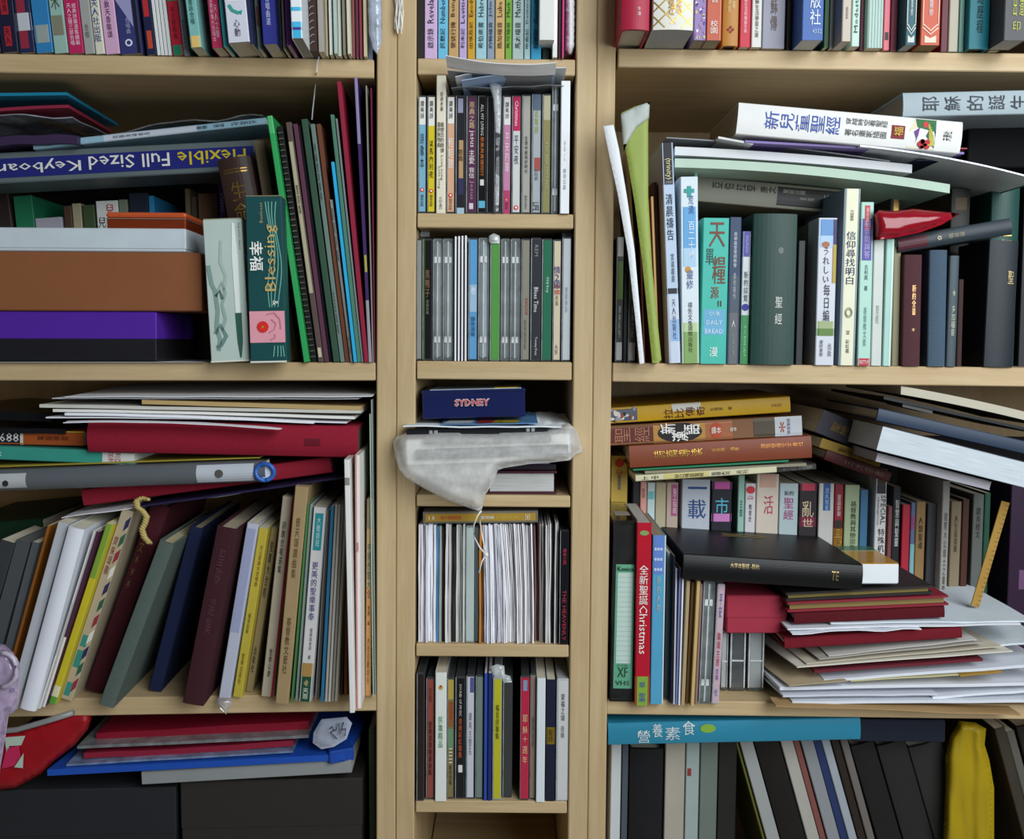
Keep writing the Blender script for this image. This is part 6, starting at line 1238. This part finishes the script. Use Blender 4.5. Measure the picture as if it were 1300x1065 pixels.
# papers at the far end, from the shelf up
PAP = [((985, 895), (1296, 907), -24, 22, '#a2835a', 1.2, 'kraft envelope hanging out at the bottom of the paper heap', dict(wob=2)),
       ((1006, 890), (1330, 888), -16, 190, '#d4d8e0', 3.0, 'white page stack lowest in the paper heap', dict(wob=1)),
       ((994, 882), (1190, 880), -14, 150, '#c9ccd6', 2.2, 'white stapled sheets above the lowest stack', dict(wob=1, skew=-18)),
       ((1184, 884), (1330, 874), -12, 160, '#dadde4', 2.6, 'white folded sheets with a bent corner in the heap', dict(wob=1.5)),
       ((990, 872), (1330, 866), -12, 180, '#d8dbe3', 3.2, 'thick white sheaf in the lower paper heap', dict(wob=1, skew=-14)),
       ((1002, 870), (1076, 864), -18, 110, '#b4a284', .8, 'beige envelope with a faint red stamp at the heap corner', dict(wob=.6, skew=-20)),
       ((1080, 864), (1226, 856), -14, 120, '#c8bf94', .8, 'pale yellow envelope edge inside the heap', dict(wob=.8)),
       ((1219, 857), (1272, 852), -16, 110, '#a07c34', 1.6, 'ochre envelope inside the heap', dict(wob=.4)),
       ((1046, 862), (1330, 842), -12, 160, '#d3d7df', 3.0, 'white sheaf above the ochre envelope', dict(wob=1.4)),
       ((1034, 851), (1248, 836), -12, 140, '#6a2630', 2.6, 'thin dark red folder in the paper heap', dict(wob=.6)),
       ((1012, 846), (1286, 826), -14, 140, '#d2ccbe', 1.2, 'large cream card in the paper heap', dict(wob=.8, skew=-24)),
       ((1024, 842), (1272, 820), -12, 130, '#c6bca8', .9, 'beige card on the large cream card', dict(wob=.6, skew=-16)),
       ((1040, 836), (1250, 815), -12, 130, '#aca69c', .9, 'greyish greeting card under the red book', dict(wob=1.2, skew=-14)),
       ((1052, 832), (1240, 811.5), -10, 110, '#c9c6c0', .8, 'pale folded greeting card under the red book', dict(wob=1.4)),
       ((1240, 822), (1330, 812), 0, 130, '#cfd6da', 2.0, 'white sheets reaching past the red book', dict(wob=2)),
       ((1006, 803), (1170, 798), -18, 130, '#dfe2ea', .9, 'white sheet with a torn wavy edge on the red book', dict(wob=5, seed=3)),
       ((1000, 797), (1296, 791), -12, 150, '#d2d4da', 1.8, 'white sheets with wavy edges above the red book', dict(wob=2, seed=7)),
       ((1055, 790), (1312, 788), -8, 130, '#cdd6dc', 1.6, 'glossy leaflet with bird picture reaching to the frame edge', dict(wob=2, seed=5, rise=3))]
for i, (A, Bq, Y, d, c, tk, lab, kw) in enumerate(PAP):
    kw['seed'] = 2.1; kw['wob'] = kw.get('wob', 1) * .55
    sheet(RU, A, Bq, d, tk, M(c, 'paper'), lab, Y=Y, name='paper_sheet', **kw)
LY(RU, 996, 817, 1221, 803, 14, '#6e1622', 'dark red cloth book in the middle of the paper heap', Y=-10, d=130, st='c', top='l')
LY(RU, 1008, 785, 1199, 776.5, 15, '#541019', 'maroon cloth book under the gilt edged books', Y=-6, d=125, st='c', top='l')
LY(RU, 1000, 771, 1204, 762, 13, '#872433', 'red covered book with gilt page edges', Y=-8, d=120, st='h', top='l', fore=True, pages='#8c7a4c')
LY(RU, 998, 758, 1184, 748.5, 11, '#2a2728', 'black covered book with gilt page edges', Y=-6, d=110, st='h', top='l', fore=True, pages='#857443')
wb, w, h = carton(RU, 1092, 1141, 716, 741.5, 76, '#dfe3e6', 'small white box with an amber top beside the black bible', Y=-6, name='small_box', mk='cover', tilt=rad(-.8))
boxm('amber_top', -w / 2 + .0004, w / 2 - .0004, .0004, .075, h, h + .0008, M('#b8872c', 'gloss'), wb)
boxm('green_strip', -w / 2 + .0004, w / 2 - .0004, .055, .0752, h + .0008, h + .0012, M('#3f6a50', 'gloss'), wb)
r = LY(RU, 867, 719, 1094, 733, 33, '#0e0e0f', 'large black leather bible lying on the red box', Y=-18, d=160, st='l', top='l', bulge=.1, pages='#3a2c28', tx=[('大字本聖經 -新約', 'd', .58, .74, .2, '@a8946a', .18), ('TE', 'd', .135, .175, .35, '@b8a468', .02)])
w, h = r[1], r[2]
for zz, yy in ((.66, .098), (.64, .104), (.645, .11)):
    V = [(w / 2 + .0003, yy, zz * h), (w / 2 + .0003, yy, (zz - .27) * h), (w / 2 + .0003, yy + .003, (zz - .27) * h), (w / 2 + .0003, yy + .003, zz * h)]
    mesh_obj('gilt_title', V, [(0, 1, 2, 3)], M('#8a7648', 'print'), r[0])

# ================================================================ R, bottom compartment
def b7(x0, x1, yt, col, lab, lean=0, Y=46, **k):
    k.setdefault('st', 'p')
    ls = 90 if x0 > 928 else 0
    return B(RU, x0 + ls, x1 + ls, 1280, yt, col, lab, lean=-ls, Y=Y, d=170, sh='R4', **k)
b7(770, 783, 944, '#c4c8ca', 'white book in the bottom corner by the post')
b7(784, 792, 946, '#4a545c', 'slate book beside the bottom corner white one')
b7(793, 836, 950, '#17171a', 'wide black book in the bottom row', st='h')
b7(838, 863, 941, '#a9a294', 'cream paperback in the bottom row', )
b7(864, 881, 940, '#9aa8a4', 'pale blue grey paperback with a red mark in the bottom row', bands=[(.86, .89, '#8a3a34', -.4, -.1)])
b7(882, 904, 939, '#6a746c', 'grey green paperback in the bottom row')
b7(905, 928, 938, '#23221e', 'dark olive paperback in the bottom row')
b7(929, 935, 936, '#5a5a24', 'narrow moss paperback in the bottom row')
b7(936, 953, 934, '#9a9c9a', 'light grey paperback in the bottom row')
b7(954, 986, 935, '#1a1613', 'wide brown black book in the bottom row', st='h')
b7(987, 1003, 930, '#a8a49c', 'off white paperback in the bottom row')
b7(1004, 1012, 932, '#7a4a44', 'narrow brick paperback in the bottom row')
b7(1013, 1029, 930, '#8a8c90', 'grey paperback in plastic in the bottom row', mk='gloss')
b7(1030, 1040, 934, '#26345c', 'narrow indigo paperback in the bottom row')
b7(1041, 1052, 936, '#9aa0a8', 'pale grey paperback beside the indigo one')
b7(1053, 1063, 934, '#2c221c', 'dark brown book with a pale edge in the bottom row')
b7(1064, 1074, 932, '#6a6460', 'taupe paperback in the bottom row')
b7(1075, 1110, 948, '#1c1a1a', 'wide black brown book under the dark box', st='h')
b7(1111, 1150, 948, '#262424', 'wide charcoal book under the dark box', st='h')
b7(1151, 1196, 950, '#2a2a28', 'wide grey black book under the dark box', st='h')
b7(1262, 1276, 926, '#3a342c', 'dim umber book beyond the yellow bag')
b7(1277, 1288, 930, '#5a5850', 'dim grey book beyond the yellow bag')
b7(1289, 1320, 924, '#241f1a', 'dim brown book at the end of the bottom row', st='h')
r = LY(RU, 772, 932, 1092, 925, 28, '#2a7f9c', 'teal vegetarian cookbook lying on the bottom row', Y=6, d=170, st='h', top='r', pages='#7a8a8c', bands=[])
w, h, f = r[1], r[2], r[3]
for s, z0, z1, cx in (('營', .115, .165, .12), ('養', .175, .215, -.15), ('素', .225, .285, .0), ('食', .295, .345, -.22)): lettering(r[0], s, 'u', ((cx - .3) * w, (cx + .3) * w, z0 * h, z1 * h), '#c4d0d0', f, name='title_lettering')
dot(r[0], f, -.2 * w, .395 * h, .2 * w, .01 * h / .32, '#7fa83c', name='green_leaf')
carton(RU, 1081, 1200, 914, 942, 150, '#171d2c', 'dark navy box lying under the low shelf', Y=18, name='storage_box', mk='cover')
puffy(RU, [(1218, 915), (1238, 917), (1252, 925), (1250, 945), (1256, 965), (1262, 1000), (1262, 1100), (1196, 1100), (1200, 1000), (1200, 960), (1206, 935)], 44, 18, M('#a08812', 'cover'), 'yellow plastic bag stuffed in the bottom compartment', 'plastic_bag', 'bag', step=4, R=10, wr=7, wf=.035, wy=.010)
# ---------------------------------------------------------------- make the lettering
def make_text():
    fo = {}
    for q in TEXTQ:
        s, orient, bold = q[1], q[2], q[9]
        key = ('\n'.join(s) if orient in 'vV' else s, bold)
        if key not in fo:
            cu = bpy.data.curves.new('lettering', 'FONT'); cu.body = key[0]; cu.resolution_u = 1
            cu.align_x = 'CENTER'; cu.space_line = 1.0; cu.offset = key[1]
            fo[key] = bpy.data.objects.new('lettering', cu); COL.objects.link(fo[key])
    bpy.context.view_layer.update()
    dg = bpy.context.evaluated_depsgraph_get()
    raw = {}
    for k, o_ in fo.items():
        me = bpy.data.meshes.new_from_object(o_.evaluated_get(dg))
        raw[k] = ([v.co.copy() for v in me.vertices], [tuple(p.vertices) for p in me.polygons])
        bpy.data.meshes.remove(me)
    for o_ in fo.values():
        cu = o_.data; bpy.data.objects.remove(o_); bpy.data.curves.remove(cu)
    for parent, s, orient, box, col, bulge, y, name, mk, bold in TEXTQ:
        vs, fs = raw[('\n'.join(s) if orient in 'vV' else s, bold)]
        if not vs: print('NO GLYPHS', s); continue
        mp = {'h': lambda a, b: (a, b), 'v': lambda a, b: (a, b), 'V': lambda a, b: (-a, -b), 'u': lambda a, b: (-b, a), 'd': lambda a, b: (b, -a), 'f': lambda a, b: (-a, -b)}[orient]
        P = [mp(v.x, v.y) for v in vs]
        ax = min(p[0] for p in P); bx = max(p[0] for p in P); az = min(p[1] for p in P); bz = max(p[1] for p in P)
        x0, x1, z0, z1 = box
        kx = (x1 - x0) / max(1e-6, bx - ax); kz = (z1 - z0) / max(1e-6, bz - az)
        V = []
        for p in P:
            x = x0 + (p[0] - ax) * kx; z = z0 + (p[1] - az) * kz
            V.append((x, (bulge(x) if bulge else 0) + y - .0004, z))
        me = bpy.data.meshes.new(name); me.from_pydata(V, [], fs); me.materials.append(M(col, mk))
        o_ = bpy.data.objects.new(name, me); COL.objects.link(o_); o_.parent = parent
make_text()
